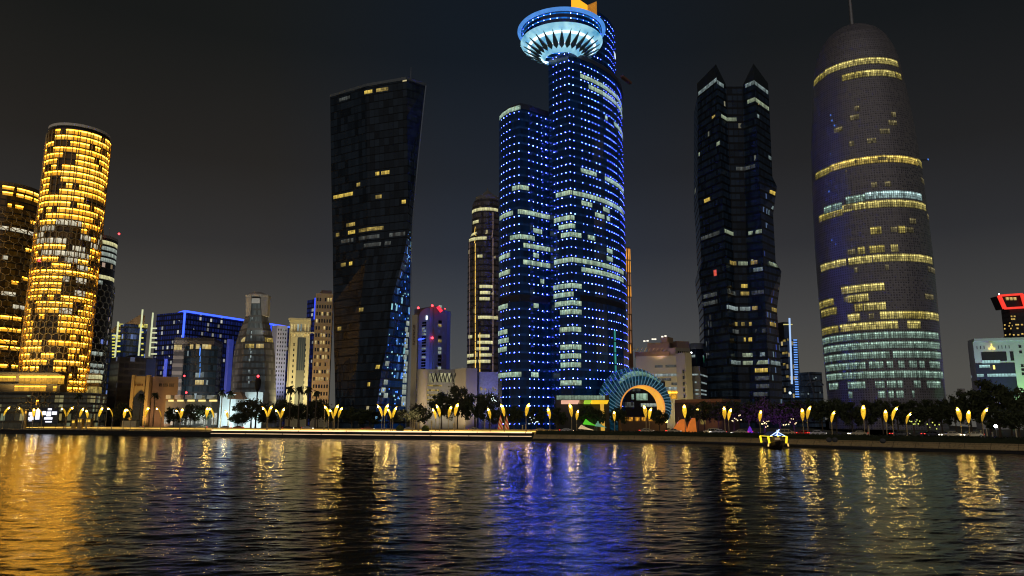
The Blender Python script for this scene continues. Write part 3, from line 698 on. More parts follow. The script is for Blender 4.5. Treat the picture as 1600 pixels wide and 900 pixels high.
th = thing('office_tower', 'dark angular tower with two pointed horns at its top', 'tower', (LP[0][2][0], 390, GZ-.2))
fp = Facade(LP, ZP)
pm = glazing('dark_horn_glazing', (.008,.012,.018), 4.0, 1.5, (.010,.012,.016), .12, .12, .3, .008, (.6,.8,.7), .3, (.95,.6,.2), tint=(.0016,.0028,.0048), spec=.15)
pm2 = glazing('dark_horn_side_glazing', (.01,.015,.04), 4.0, 1.5, (.010,.012,.02), .14, .12, .3, .06, (.5,.75,.75), .32, (.06,.12,.9), tint=(.001,.002,.006))
mb1, mb2 = MB(), MB()
for j in range(len(ZP)-1):
    for i in range(fp.nu):
        (mb2 if i == 4 and ZP[j+1] < zat(270, 377) else mb1).face((fp.P[j,i],fp.P[j,i+1],fp.P[j+1,i+1],fp.P[j+1,i]), [(fp.U[i],ZP[j]),(fp.U[i+1],ZP[j]),(fp.U[i+1],ZP[j+1]),(fp.U[i],ZP[j+1])])
mb1.face([tuple(p) for p in fp.P[-1][:-1]]); mb1.build('facade', pm, th); mb2.build('right_facade', pm2, th)
zt = ZP[-1]; pk1, pk2 = zat(103, 372), zat(102, 373)
for nm, ia, tipi, ib, pk, d_ in (('horn', 0, 1, 2, pk1, 20), ('horn', 3, 4, 5, pk2, 18)):
    A, T_, B = [Vector((*LP[-1][i], zt)) for i in (ia, tipi, ib)]; Bk = (A+B)/2+Vector((0, d_, 0))
    at_, bt_ = A+Vector((0,0,(pk-zt)*.78)), B+Vector((0,0,(pk-zt)*.15)) 
    if ia == 3: at_, bt_ = A+Vector((0,0,(pk-zt)*.10)), B+Vector((0,0,(pk-zt)*.5))
    tp_ = T_+Vector((0,0,pk-zt)); bk_ = Bk+Vector((0,0,(pk-zt)*.6))
    mb = MB(); mb.face((A,T_,tp_,at_), [(0,0),(12,0),(12,12),(0,5)]); mb.face((T_,B,bt_,tp_), [(0,0),(7,0),(7,2),(0,12)]); mb.face((B,Bk,bk_,bt_)); mb.face((Bk,A,at_,bk_)); mb.face((at_,tp_,bt_,bk_))
    mb.build(nm, plain('slate_horn', (.02,.028,.035), .4), th)
hl = lit('cold_band_light', (.55,.72,.72), .40, 1.2, .7, .7); hg = lit('green_white_light', (.62,.75,.5), .5, 1.2, .6, .6)
def hb(a0, a1, y, m, h=2.2, d=377):
    z = zat(y, d); mb = MB(); fp.patch(mb, a0, a1, z-h/2, z+h/2, .1); mb.build('lit_window', m, th)
hb(.05, 1, 135-2, hl); hb(1, 1.75, 137, hl); hb(3.2, 4, 136, hl); hb(4, 4.95, 137, hl); hb(3.35, 4, 162, hg); hb(4, 4.95, 163, hg)
for x0, x1, y, m in ((1127,1150,182,hg),(1112,1117,181,dimw),(1183,1186,181,hl),(1092,1125,240,hg),(1112,1125,234,hg),(1150,1180,266,dimg),(1200,1206,240,hl),(1100,1110,311,yelw),(1202,1212,299,yelw),(1198,1212,324,hl),(1132,1146,362,hg),(1170,1190,361,hg),(1096,1125,375,dimg),(1140,1150,409,dimw),(1153,1168,408,hg),(1174,1184,409,dimw),(1177,1192,427,hl),(1158,1168,446,yelw),(1137,1150,459,dimg),(1157,1171,459,dimw),(1175,1194,459,dimg),(1098,1120,464,dimg),(1098,1122,472,dimg),(1136,1153,477,coolw),(1156,1173,477,coolw),(1176,1184,478,dimw),(1148,1152,508,dimw),(1159,1163,508,dimw),(1171,1175,508,dimw),(1145,1154,518,dimg),(1162,1165,527,yelw),(1170,1175,527,yelw),(1180,1196,520,dimg),(1142,1157,560,hg),(1160,1176,560,hg),(1180,1196,560,hl),(1142,1157,569,hl),(1161,1178,569,hg),(1180,1200,568,hg),(1204,1224,565,hl),(1180,1200,579,yelw),(1180,1202,598,dimg),(1182,1202,607,dimg),(1178,1200,616,dimg),(1202,1218,412,hg),(1202,1220,443,dimw),(1205,1218,483,dimw),(1203,1212,505,dimw)):
    fp.band(x0, x1, y, 4.0, m, th, lo=.3, hi=.8)
for k in range(8):
    x = 1104+k*3.2
    for y in (505, 520, 535, 556):
        if random.random() < .6: fp.pick(x, y+random.random()*6, .7, 3., dimg, th, 'lit_window')
fp.pick(1117, 426, 2.2, 3.2, emit('red_neon', (1,.12,.06), .6, var=.6, scale=.8), th, 'red_light')
# ---- bullet tower in a perforated screen
DB = 340; BX = .502*DB
prof = [(650,1289.5,1476),(615,1290,1475),(560,1286,1471.5),(520,1283,1468.5),(460,1277,1462.5),(400,1272.5,1457),(330,1269,1449),(260,1266.8,1440.5),(200,1266.8,1431),(150,1268.5,1421.5),(120,1271,1415.5),(90,1274,1410),(68,1280,1403),(50,1288.5,1393),(38,1298,1381),(30,1309,1368),(25,1320,1354)]
loops, zs = [], []
for y, l, rr_ in prof:
    z = zat(y, DB-12) if y < 640 else GZ-.2
    r = cyl_px(l, rr_, y, DB)[1]; loops.append(circle(BX, DB, r, 64, PI-.9)); zs.append(z)
T = NT('perforated_screen'); u, v = T.uv()
fu, fv = T.math('FRACT', T.math('DIVIDE', u, 1.1)), T.math('FRACT', T.math('DIVIDE', v, 1.1))
hole = T.math('MULTIPLY', T.math('GREATER_THAN', fu, .45), T.math('GREATER_THAN', fv, .45))
flo = T.math('LESS_THAN', T.math('FRACT', T.math('DIVIDE', v, 4.35)), .14)
rnd = T.white(T.comb(T.math('FLOOR', T.math('DIVIDE', u, 1.1)), T.math('FLOOR', T.math('DIVIDE', v, 1.1)), 1.))
bc = T.mix(hole, (.255,.24,.27), (.075,.07,.08)); bc = T.mix(T.math('MULTIPLY', flo, .22), bc, (.05,.045,.045)); bc = T.mix(T.math('MULTIPLY', rnd, .22), bc, (.02,.02,.02))
on = T.math('MULTIPLY', T.math('MULTIPLY', hole, T.math('GREATER_THAN', rnd, .55)), .022)
T.bsdf(bc, .42, .35, (.95,.8,.62), on); scr = T.m; MATS['perforated_screen'] = scr
th = thing('office_tower', 'bullet-shaped round tower in a perforated grey screen with glowing floor bands', 'tower', (BX, DB, GZ-.2))
fk = Facade(loops, zs); BFL = 4.23; fk.build('screen', scr, th, roofing)
mb = MB(); zt = zs[-1]; mb.lathe([(loops[-1][0][0]*0+cyl_px(1322,1352,26,DB)[1], 0), (2.0, 1.2), (1.0, 2.0), (.85, 14), (.3, 24)], (BX, DB, zt), 16); mb.build('spire', steel, th)
kw = dict(bay=.9, var=.75, fine=1.0, mull=.28, rows=3, glow=1.6)
by = lit('screened_yellow_light', (.82,.68,.20), .80, **kw); byd = lit('screened_dim_yellow_light', (.75,.6,.14), .5, **kw); bo = lit('screened_amber_light', (.92,.66,.14), .95, **kw); bc_ = lit('screened_cyan_light', (.47,.71,.57), .52, **kw); bw = lit('screened_white_light', (.55,.8,.78), .95, **kw)
B = [(1272,1290,122,byd),(1290,1403,96,by),(1316,1348,119,byd),(1348,1398,114,by),(1400,1408,118,byd),
 (1275,1297,271,byd),(1297,1433,249,bo),(1433,1440,254,byd),(1288,1316,324,bc_),(1322,1352,311,bc_),(1352,1440,304,bw),(1280,1316,336,byd),(1316,1446,319,by),
 (1360,1377,361,byd),(1403,1414,361,byd),(1340,1352,393,byd),(1358,1382,391,byd),(1392,1403,391,by),(1283,1322,417,by),(1326,1362,406,by),(1364,1456,403,by),
 (1315,1322,452,byd),(1322,1382,448,by),(1325,1357,465,by),(1281,1303,476,byd),(1336,1348,478,byd),(1350,1384,478,by),(1284,1308,487,byd),(1325,1344,494,by),(1375,1410,491,by),(1410,1446,491,byd),(1446,1466,493,by),(1285,1310,517,byd),(1313,1403,508,by),(1418,1438,507,by)]
for x0, x1, y, m in B:
    a_, z_ = fk.find((x0+x1)/2, y); fk.band(x0, x1, np.interp(x0, [x0, (x0+x1)/2], [fk.py[int(np.argmin(abs(fk.zz-z_)))][int(np.argmin(abs(fk.aa-fk.finda(x0, z_))))], y]), BFL, m, th, 'lit_floor_band', .09, .90, .15, ph=1.695 if y > 350 else z_-BFL/2)
for y, segs in ((524, ((1286,1466),)), (540, ((1288,1468),)), (556, ((1289,1390),(1395,1470))), (571, ((1291,1352),(1358,1380),(1386,1395),(1403,1413),(1420,1432),(1436,1444),(1452,1468))), (588, ((1292,1473),)), (604, ((1296,1310),(1325,1352),(1368,1382),(1386,1400),(1402,1411),(1428,1438),(1448,1470))), (618, ((1326,1332),(1372,1383),(1388,1396),(1400,1412),(1425,1429)))):
    for x0, x1 in segs: fk.band(x0, x1, fk.py[int(np.argmin(abs(fk.zz-fk.find(1375, y-1)[1])))][int(np.argmin(abs(fk.aa-fk.finda(x0, fk.find(1375, y-1)[1]))))], BFL, bc_, th, 'lit_floor_band', .1, .82, .15, ph=1.695)
for x, y in ((1298,180),(1300,188),(1304,196),(1297,240),(1313,203),(1300,375),(1306,382),(1296,300),(1310,350),(1330,375),(1322,268)): fk.pick(x, y, .7, .8, emit('small_blue_light', (.08,.25,.9), .8) if x < 1310 else byd, th, 'glow_dot', .18)
rr = random.Random(21); faint = lit('screened_faint_light', (.8,.66,.3), .22, **kw)
for k in range(26):
    x, y = rr.uniform(1300, 1450), rr.uniform(170, 500); fk.band(x, x+rr.uniform(3, 16), y, BFL, faint, th, 'lit_window', .2, .8, .15, ph=1.695)
mb = MB(); q = Vector(fk.pt(*fk.find(1439, 250))); mb.beam(q, q+Vector((3.2,-.3,0)), .4); mb.build('bracket', dark_metal, th)
mb = MB(); mb.ball(q+Vector((3.3,-.3,.2)), .45, 6); mb.build('beacon', emit('small_blue_light', (.08,.25,.9), .8), th)
# ================================================================ OTHER BUILDINGS
def building(name, label, cat, pl, dl, pr, dr, pyb, ytop, depth, mat, roof=None, group=None, z0=None, dtop=None):
    """a plain block: front from pixel pl at distance dl to pixel pr at distance dr; returns the thing, its facade, its roof height"""
    out = quad(pl, dl, pr, dr, pyb, depth); zt = zat(ytop, dtop or min(dl, dr)); c = Vector((sum(p[0] for p in out)/4, sum(p[1] for p in out)/4, 0))
    th = thing(name, label, cat, (c.x, c.y, GZ-.2), group)
    f = Facade(out, [z0 if z0 is not None else GZ-.2, zt]); f.build('walls', mat, th, roof or roofing)
    A, B, C_, D_ = [Vector((*q, 0)) for q in out]
    if (B-A).length > 9 and zt > 16 and ytop < 575:      # plant on the roof
        rn = random.Random(int(pl*10))
        for k in range(3):
            q = A.lerp(B, rn.uniform(.15,.85)).lerp(D_.lerp(C_, .5), rn.uniform(.3,.6)); mb = MB(); mb.box((q.x,q.y,zt), (rn.uniform(1.5,3.2),rn.uniform(1.5,2.5),rn.uniform(.9,1.9))); mb.build('roof_unit', roofing, th)
    return th, f, zt
def box_part(th, name, pl, dl, pr, dr, pyb, z0, z1, depth, mat):
    mb = MB(); mb.prism(quad(pl, dl, pr, dr, pyb, depth), z0, z1, bot=True); return mb.build(name, mat, th)
def beam_part(th, name, a, b, w, mat, h=None):
    mb = MB(); mb.beam(a, b, w, h); return mb.build(name, mat, th)
# ---- podium of the golden towers
amber = lit('amber_hall_light', (1.,.46,.025), .95, 2.4, .5, .6, mull=.05, glow=6)
brownm = plain('brown_stone', (.16,.12,.07), .8)
pod = glazing('podium_glazing', (.02,.022,.018), 4.2, 2.0, (.05,.045,.03), .2, .12, .25, .22, (.5,.65,.42), .35, (.9,.65,.2), tint=(.010,.009,.005))
th, f, zt = building('podium_building', 'low glass podium with gold halls at the foot of the round towers', 'building', -120, 338, 178, 350, 640, 612, 22, pod)
mb = MB(); mb.prism(quad(-122, 336, 182, 348, 640, 25), zat(638,342), zat(636,342), bot=True); mb.prism(quad(-122, 335.4, 180, 347, 640, 25), zat(622.5,342), zat(620.8,342), bot=True); mb.build('canopy_slab', plain('canopy_slab', (.12,.10,.06), .7), th)
th2, f2, zt2 = building('entrance_hall', 'gold lit double-height hall between the round towers and the podium roof', 'building', -20, 341, 118, 345, 640, 580, 14, brownm, z0=zt-.02)
mb = MB(); mb.prism(quad(-26, 338, 122, 342, 640, 18), zat(584,340), zat(582,340), bot=True); mb.prism(quad(-24, 338.6, 121, 342.6, 640, 18), zat(601,340), zat(599.6,340), bot=True); mb.build('eaves', plain('dark_eaves', (.06,.05,.035), .7), th2)
for x0, x1, y0, y1 in ((31,100,599.5,585.5),(-22,22,596,587),(24,73.5,611,601.5),(81,91,611,602.5)):
    a, _ = f2.find(x0, (y0+y1)/2); b, _ = f2.find(x1, (y0+y1)/2); mb = MB(); f2.patch(mb, a, b, zat(y0,342), zat(y1,342), .12); mb.build('lit_window', amber, th2)
th3, f3, zt3 = building('side_hall', 'pale yellow glass hall below the greyer round tower', 'building', 112, 362, 168, 366, 640, 583, 14, brownm)
for x0, x1, y0, y1, m in ((120,160,592,585.5,limew),(124,158,598,594.5,limew),(108,115,597,591,amber),(126,166,616,604,dimw)):
    a, _ = f3.find(max(x0,113), (y0+y1)/2); b, _ = f3.find(x1, (y0+y1)/2); mb = MB(); f3.patch(mb, a, b, zat(y0,364), zat(y1,364), .12); mb.build('lit_window', m, th3)
# ---- pair of finned buildings edged with yellow-green lights
edge_l = emit('pale_green_edge_light', (.85,.90,.52), .75, var=.5, scale=.3)
yel = emit('yellow_slat_light', (.85,.80,.12), .9, var=.5, scale=.4)
bluegl = glazing('blue_grey_glazing', (.02,.03,.06), 3.8, 1.8, (.05,.055,.05), .2, .12, .25, .06, (.3,.45,1.), .6, tint=(.004,.008,.03))
tanroof = plain('tan_roof', (.42,.27,.16), .7)
def finned(label, x0, xf, x1, ytop_body, yfin, yb, d, slats, fins):
    th, f, zt = building('finned_building', label, 'building', x0, d, x1, d+10, 600, ytop_body, 18, bluegl, tanroof, group='finned buildings with lit edges')
    A, B = Vector((*f.P[0,0][:2], zt)), Vector((*f.P[0,1][:2], zt)); q = at(xf, ytop_body, d+3)
    mb = MB(); mb.face([(A.x,A.y-.2,zt), (q.x,d+2.8,zt), (q.x,d+2.8,zat(yfin+5,d)), ]); mb.face([(A.x,A.y+6,zt), (q.x,d+8,zat(yfin+5,d)), (q.x,d+8,zt)]); mb.face([(A.x,A.y-.2,zt),(q.x,d+2.8,zat(yfin+5,d)),(q.x,d+8,zat(yfin+5,d)),(A.x,A.y+6,zt)])
    mb.build('wedge_roof', tanroof, th)
    for x, y0, y1 in fins:
        a = at(x, (y0+y1)/2, d-1.5); mb = MB(); mb.box((a.x, d-1, zat(y1,d)), (.6, .9, zat(y0,d)-zat(y1,d)), 0); mb.build('lit_fin', edge_l, th)
    for x, w_, ys_, m in slats:
        for y in ys_:
            a, b = at(x, y, d-.8), at(x+w_, y, d+1); mb = MB(); mb.beam(a, Vector((b.x, d-.8, a.z)), .8, .75); mb.build('light_slat', m, th)
    for x0_, x1_ in ((x0+1, xf-2),):
        f.band(x0_, x1_, ytop_body+5, 3.8, lit('yellow_top_light', (.95,.85,.2), .9, 1.5), th)
    return th, f
finned('larger finned building with two lit spires and a tan wedge roof', 187, 219, 234, 506, 485, 560, 445, [(221,5,range(510,556,9),yel),(236,11,(513,520,528,535,543,553),edge_l),(183,7,(509,517,525,533,541,549),yel)], [(219,484,556),(235.5,489,557)])
finned('smaller finned building with a ladder of yellow lights down its side', 163, 181, 183, 519, 503, 600, 440, [(175.5,6,range(524,600,5),yel)], [(181.5,503,560)])
# ---- dark block
th, f, zt = building('dark_block', 'unlit dark block with a blue glowing right edge', 'building', 181, 400, 262, 414, 620, 557, 26, glazing('unlit_brown_glazing', (.02,.018,.018), 3.6, 2.6, (.035,.03,.03), .35, .15, .3, .02, (.5,.6,1.), .3))
a0, _ = f.find(226, 580); b0, _ = f.find(255, 580); mb = MB(); f.patch(mb, a0, b0, zat(610,408), zat(560,408), .1); mb.build('glass_bay', plain('blue_grey_bay', (.03,.04,.10), .3), th)
a = at(259, 585, 412); mb = MB(); mb.box((a.x, 411, zat(600,412)), (1.4, 1., zat(561,412)-zat(600,412))); mb.build('blue_light_strip', emit('deep_blue_strip', (.04,.10,.9), .55, var=.5, scale=.4), th)
# ---- tan low building
tanw = plain('tan_stone', (.42,.31,.15), .85, var=.15, scale=.5); brw = plain('brown_stucco', (.34,.24,.15), .85, var=.18, scale=.4)
th, f, zt = building('hotel_annex', 'low tan building with a floodlit yellow front left and brown wing right', 'building', 235, 372, 292, 378, 640, 588, 20, brw)
mb = MB(); mb.prism(quad(203, 366, 234, 366, 640, 20), GZ-.2, zat(588, 366)); mb.build('front_block', tanw, th)
for p, q in ((203,210),(226,234)): box_part(th, 'corner_pier', p, 365, q, 365, 620, GZ-.2, zat(586, 365), 3, tanw)
mb = MB(); c = at(219, 615, 365.4)
pts = [(c.x-3.2, GZ), (c.x+3.2, GZ), (c.x+3.2, zat(622,365)), (c.x+1.6, zat(614,365)), (c.x, zat(610,365)), (c.x-1.6, zat(614,365)), (c.x-3.2, zat(622,365))]
mb.face([(x, 365.6, z) for x, z in pts]); mb.build('arched_window', dark_glass, th)
rr = random.Random(3)
def glyphs(th, name, x0, x1, y, h, d, n, mat, off=.3, vertical=False):
    """raised letters too small to read in the photograph: strokes of the same size and rhythm"""
    for k in range(n):
        mb = MB()
        if not vertical:
            xa = at(x0+(x1-x0)*k/n, y, d).x; wl = (at(x1, y, d).x-at(x0, y, d).x)/n*.72; zc = zat(y, d); hh = h/F*d
            mb.box((xa+wl*.15, d-off, zc-hh/2), (wl*.28, .2, hh)); 
            if k % 3 != 1: mb.box((xa+wl*.85, d-off, zc-hh/2), (wl*.26, .2, hh))
            if k % 3 != 2: mb.box((xa+wl*.5, d-off, zc+hh*(.28 if k % 2 else -.1)), (wl*.44, .2, hh*.2))
        else:
            za = zat(x0+(x1-x0)*k/n, d); xc = at(y, (x0+x1)/2, d).x; ww = h/F*d; hl_ = abs(zat(x1, d)-zat(x0, d))/n*.7
            mb.box((xc, d-off, za-hl_*.3), (ww, .2, hl_*.26))
            if k % 3 != 1: mb.box((xc, d-off, za-hl_), (ww, .2, hl_*.26))
            mb.box((xc+ww*(.36 if k % 2 else -.36), d-off, za-hl_), (ww*.28, .2, hl_*.9))
        mb.build(name, mat, th)
glyphs(th, 'sign_letter', 249, 274, 602, 5.4, 373.4, 8, dark_metal); glyphs(th, 'sign_letter', 210, 224, 601.5, 3.6, 366, 6, plain('brown_letter', (.16,.07,.03), .7))
# ---- blue-outlined hotel (two wings seen either side of the bottle tower)
neon = emit('blue_neon_outline', (.035,.09,1.), 2.4, var=.2, scale=.2); neon2 = emit('blue_neon_dim', (.02,.06,.9), 1.6)
hotm = glazing('navy_night_facade', (.012,.016,.06), 3.6, 2.4, (.01,.012,.05), .3, .3, .35, .12, (.75,.75,.7), .7, tint=(.003,.007,.055))
th, f, zt = building('outlined_hotel', 'long dark blue hotel outlined in blue neon along its roof', 'hotel', 286, 520, 505, 640, 530, 487, 30, hotm, dtop=520)
mb = MB(); mb.prism([(at(275,505,534).x,534), (f.P[0,0][0],520), (f.P[0,0][0]+10,548), (at(275,505,534).x+8,560)], GZ-.2, zt); mb.build('end_wall', hotm, th)
C_ = [Vector((at(275,505,534).x, 533.6, 0)), Vector((f.P[0,0][0], 519.6, 0)), Vector((f.P[0,1][0], f.P[0,1][1]-.4, 0))]
for a, b in zip(C_, C_[1:]): beam_part(th, 'neon_line', a+Vector((0,0,zt+.3)), b+Vector((0,0,zt+.3)), 1.3, neon)
for c_ in C_[:2]: beam_part(th, 'neon_line', c_+Vector((0,0,zat(534,525))), c_+Vector((0,0,zt)), 1.1, neon)
for fx in (.45, .62):
    q = C_[1].lerp(C_[2], fx); beam_part(th, 'neon_line', q+Vector((0,-.3,zt-14)), q+Vector((0,-.3,zt)), .8, neon2)
ol = at(493, 480, 560); orr = at(503, 480, 560)
th = thing('blue_framed_tower', 'small tower top framed in blue neon beside the tan hotel', 'tower', (at(498,480,566).x, 566, GZ-.2))
mb = MB(); mb.prism(quad(492, 560, 512, 566, 490, 14), GZ-.2, zat(467,560)); mb.build('walls', hotm, th)
zt = zat(466, 560)
for a, b in ((492,492),(496.5,496.5)): q = at(a, 480, 559.5); beam_part(th, 'neon_line', (q.x,559.5,zat(499,560)), (q.x,559.5,zt), .9, neon2)
for y in (466.5, 498): beam_part(th, 'neon_line', (at(492,y,559.4).x,559.4,zat(y,560)), (at(508,y,559.4).x,561,zat(y,560)), .9, neon2)
# ---- striped block
strm = NT('striped_stone'); u, v = strm.uv(); sfr = strm.math('FRACT', strm.math('DIVIDE', v, 4.4)); cc = strm.mix(strm.math('GREATER_THAN', sfr, .45), (.30,.27,.25), (.10,.095,.10)); strm.bsdf(cc, .8); strm = strm.m
th, f, zt = building('striped_block', 'stone block banded in stripes around a dark curved glass centre', 'building', 267, 420, 357, 424, 600, 527, 26, strm)
a = at(284, 590, 418); b = at(337, 590, 418); mid = (a.x+b.x)/2
arc = [(a.x+(b.x-a.x)*k/10, 418.6-4.5*math.sin(PI*k/10)) for k in range(11)]
zb_ = zat(541, 418); fcv = Facade(arc+[(b.x,423),(a.x,423)], [GZ-.2, zb_]); fcv.build('glass_bow', glazing('teal_night_glazing', (.012,.02,.025), 4., 1.5, (.015,.02,.025), .12, .1, .25, .02, (.6,.75,.8), .6, tint=(.002,.0045,.008)), th, roofing)
for x0, x1, y, m in ((297,302,538.5,warmw),(306,312,538,warmw),(316,330,539,warmw)): fcv.band(x0, x1, y+5, 4., m, th)
f.band(270, 285, 541, 4.4, warmw, th)
for k, (y0, y1) in enumerate(((544,556),(557,566),(568,574),(576,590))):
    mb = MB(); aa, _ = fcv.find(313, y0); fcv.patch(mb, aa-.12, aa+.12, zat(y1,416), zat(y0,416), .12); mb.build('blue_light_strip', spark if k == 0 else emit('soft_blue_strip', (.05,.25,.8), .8, var=.6, scale=.5), th)
fcv.band(305, 316, 587, 4., coolw, th); fcv.band(305, 318, 598, 4., warmw, th); fcv.band(322, 325, 598, 4., coolw, th)
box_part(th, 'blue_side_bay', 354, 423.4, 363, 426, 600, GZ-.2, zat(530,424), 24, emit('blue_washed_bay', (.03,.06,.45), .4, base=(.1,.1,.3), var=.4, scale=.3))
# ---- bottle-shaped tower
th = thing('bottle_tower', 'tapering grey tower with flared base, pale block head and small dome', 'tower', (at(398,600,400).x, 412, GZ-.2))
lp, zz = [], []
for y, l, c1, c2, r_ in ((650,361,377,415,432),(600,361,378,414,431),(560,364,380,413,430),(535,368,383,412,428),(515,374,386,411,424),(498,381,389,409,419.5),(482,386,391.5,407.5,417),(470,387,393,407,417.5)):
    z = zat(y, 400) if y < 650 else GZ-.2; zz.append(z)
    lp.append([(xat(l,z,408),408), (xat(c1,z,400),400), (xat(c2,z,400),400), (xat(r_,z,406),406), (xat(r_,z,428)-1.5,428), (xat(l,z,408)+1,428)])
fbt = Facade(lp, zz)
btm = glazing('grey_green_glazing', (.06,.08,.085), 3.6, 1.4, (.075,.085,.09), .3, .12, .3, .0, tint=(.010,.0135,.016)); btl = glazing('grey_metal_skin', (.10,.095,.09), 3.6, 1.6, (.08,.08,.08), .5, .1, .3, tint=(.012,.0125,.013))
m1, m2 = MB(), MB()
for j in range(len(zz)-1):
    for i in range(fbt.nu): (m1 if i == 1 else m2).face((fbt.P[j,i],fbt.P[j,i+1],fbt.P[j+1,i+1],fbt.P[j+1,i]), [(fbt.U[i],zz[j]),(fbt.U[i+1],zz[j]),(fbt.U[i+1],zz[j+1]),(fbt.U[i],zz[j+1])])
m2.face([tuple(p) for p in fbt.P[-1][:-1]]); m1.build('front_glass', btm, th); m2.build('side_skin', btl, th)
pale = plain('pale_stone', (.42,.40,.37), .8)
z1, z2 = zat(493, 400), zat(463, 400)
mb = MB(); mb.hexa([(xat(384,z1,402),402,z1),(xat(391,z1,399),399,z1),(xat(391,z1,399),406,z1),(xat(384,z1,402),406,z1),(xat(384,z2,402),402,z2),(xat(392.5,z2,399),399,z2),(xat(392.5,z2,399),406,z2),(xat(384,z2,402),406,z2)]); mb.build('head_pier', pale, th)
mb = MB(); mb.hexa([(xat(409,z1,399),399,z1),(xat(417.5,z1,402),402,z1),(xat(416.5,z1,402),407,z1),(xat(409,z1,399),406,z1),(xat(407,z2,399),399,z2),(xat(419.5,z2,402),402,z2),(xat(418,z2,402),407,z2),(xat(407,z2,399),406,z2)]); mb.build('head_pier', pale, th)
mb = MB(); mb.prism([(xat(385,z2,402),400.5),(xat(407,z2,398.5),398.5),(xat(419.8,z2,402),401),(xat(418,z2,402),408),(xat(386,z2,402),408)], z2, z2+1.0, bot=True); mb.build('head_slab', pale, th)
dc = at(402, 461, 410); mb = MB(); rd = 5.6; mb.lathe([(rd,0),(rd*.98,.8),(rd*.8,2.),(rd*.45,2.9),(0,3.2)], (dc.x,410,z2+1), 20); mb.build('dome', pale, th)
mb = MB(); fbt.patch(mb, 1.05, 1.95, zat(474,400), zat(466,400), .5); mb.build('lit_niche', emit('niche_light', (.75,.72,.62), .22, var=.5, scale=.4), th)
for x0, x1, m in ((377,383,warmw),(384,397,dimw),(400,412,warmw),(414,427,dimw)): fbt.band(x0, x1, 536, 3.6, m, th)
for y in (498,520,526,545,550,557,562,580,590,598): fbt.pick(394.5-(y-498)*.06, y, .8, 1.4, coolw, th)
# ---- lavender block with square windows
lav = plain('lavender_render', (.50,.50,.62), .8, var=.08); 
def punched(name, label, cat, pl, dl, pr, dr, ytop, depth, mat, rows, cols, plit, wmats, group=None, side=0, zb=None, fw=.5, fh=.5, skip=0.):
    th, f, zt = building(name, label, cat, pl, dl, pr, dr, 600, ytop, depth, mat, group=group)
    many(f, grid(f, side, rows, cols, zb or GZ+4, zt-1.5, fw, fh, plit, skip), th, 'window', wmats); return th, f, zt
th, f, zt = punched('lavender_block', 'slim pale lavender block with a column of small square windows', 'building', 428, 452, 452, 456, 508, 20, lav, 22, 4, .06, [dark_glass, coolw], fw=.38, fh=.5)
# ---- cream building
cream = plain('cream_stone', (.62,.56,.38), .8, var=.08)
th, f, zt = building('cream_building', 'floodlit cream building with a cornice, arcade top and dark glass centre', 'building', 448, 428, 495, 431, 600, 500, 20, cream)
mb = MB(); mb.prism(quad(445.5, 426.5, 498, 429.5, 600, 24), zt, zt+1.1, bot=True); mb.build('cornice', cream, th)
mb = MB(); mb.prism(quad(450, 427.4, 493, 430, 600, 2), zt-7.6, zt-6.9, bot=True); mb.build('string_course', cream, th)
a0, _ = f.find(463, 570); b0, _ = f.find(475, 570); mb = MB(); f.patch(mb, a0, b0, GZ+8, zat(527,429), .15); mb.build('glass_bay', glazing('bay_glazing', (.03,.04,.045), 3.1, 1.2, (.18,.18,.15), .2, .12, .18, tint=(.006,.007,.007)), th)
for k, x in enumerate((455.5,460.5,466,471,476.5,482)):
    a, _ = f.find(x, 512); mb = MB(); f.patch(mb, a-.035, a+.035, zt-6.4, zt-2.2, .12); mb.build('arcade_opening', warmw if k in (0,1,4,5) else coolw, th)
    a, _ = f.find(x, 521); mb = MB(); f.patch(mb, a-.028, a+.028, zt-10, zt-8, .12); mb.build('window', warmw, th)
for r_ in range(13):
    for x in (459.5, 478.5):
        a, _ = f.find(x, 530); z = GZ+9+r_*(zt-12-GZ-9)/13; mb = MB(); f.patch(mb, a-.03, a+.03, z, z+1.5, .12); mb.build('window', dark_glass, th)
for x in (452.5, 486):
    a, _ = f.find(x, 560); mb = MB(); f.patch(mb, a-.03, a+.03, GZ+8, zat(522,429), .1); mb.build('recess_shade_strip', plain('shadowed_stone', (.30,.27,.2), .8), th)  # flat patch, the shade of a recess put into darker stone
# ---- tan hotel
th, f, zt = punched('tan_hotel', 'tall tan building with rows of square dark windows beside the black tower', 'hotel', 487, 405, 528, 407, 458, 22, plain('tan_render', (.46,.35,.20), .85, var=.1, scale=.3), 17, 6, .22, [dark_glass, warmw], fw=.6, fh=.5, skip=.05)
mb = MB(); mb.prism(quad(496, 408, 520, 410, 600, 12), zt, zt+2.2); mb.build('roof_storey', brw, th)
# ---- beige pylon sign
th, f, zt = building('pylon_sign', 'slim beige pylon with dark vertical lettering beside the blue tower', 'sign', 642.5, 318, 652.5, 318, 560, 492, 3.2, plain('beige_panel', (.46,.40,.28), .7, var=.08))
glyphs(th, 'sign_letter', 508, 540, 646.8, 3.2, 318, 9, plain('dark_brown_letter', (.10,.05,.03), .7), .15, True)
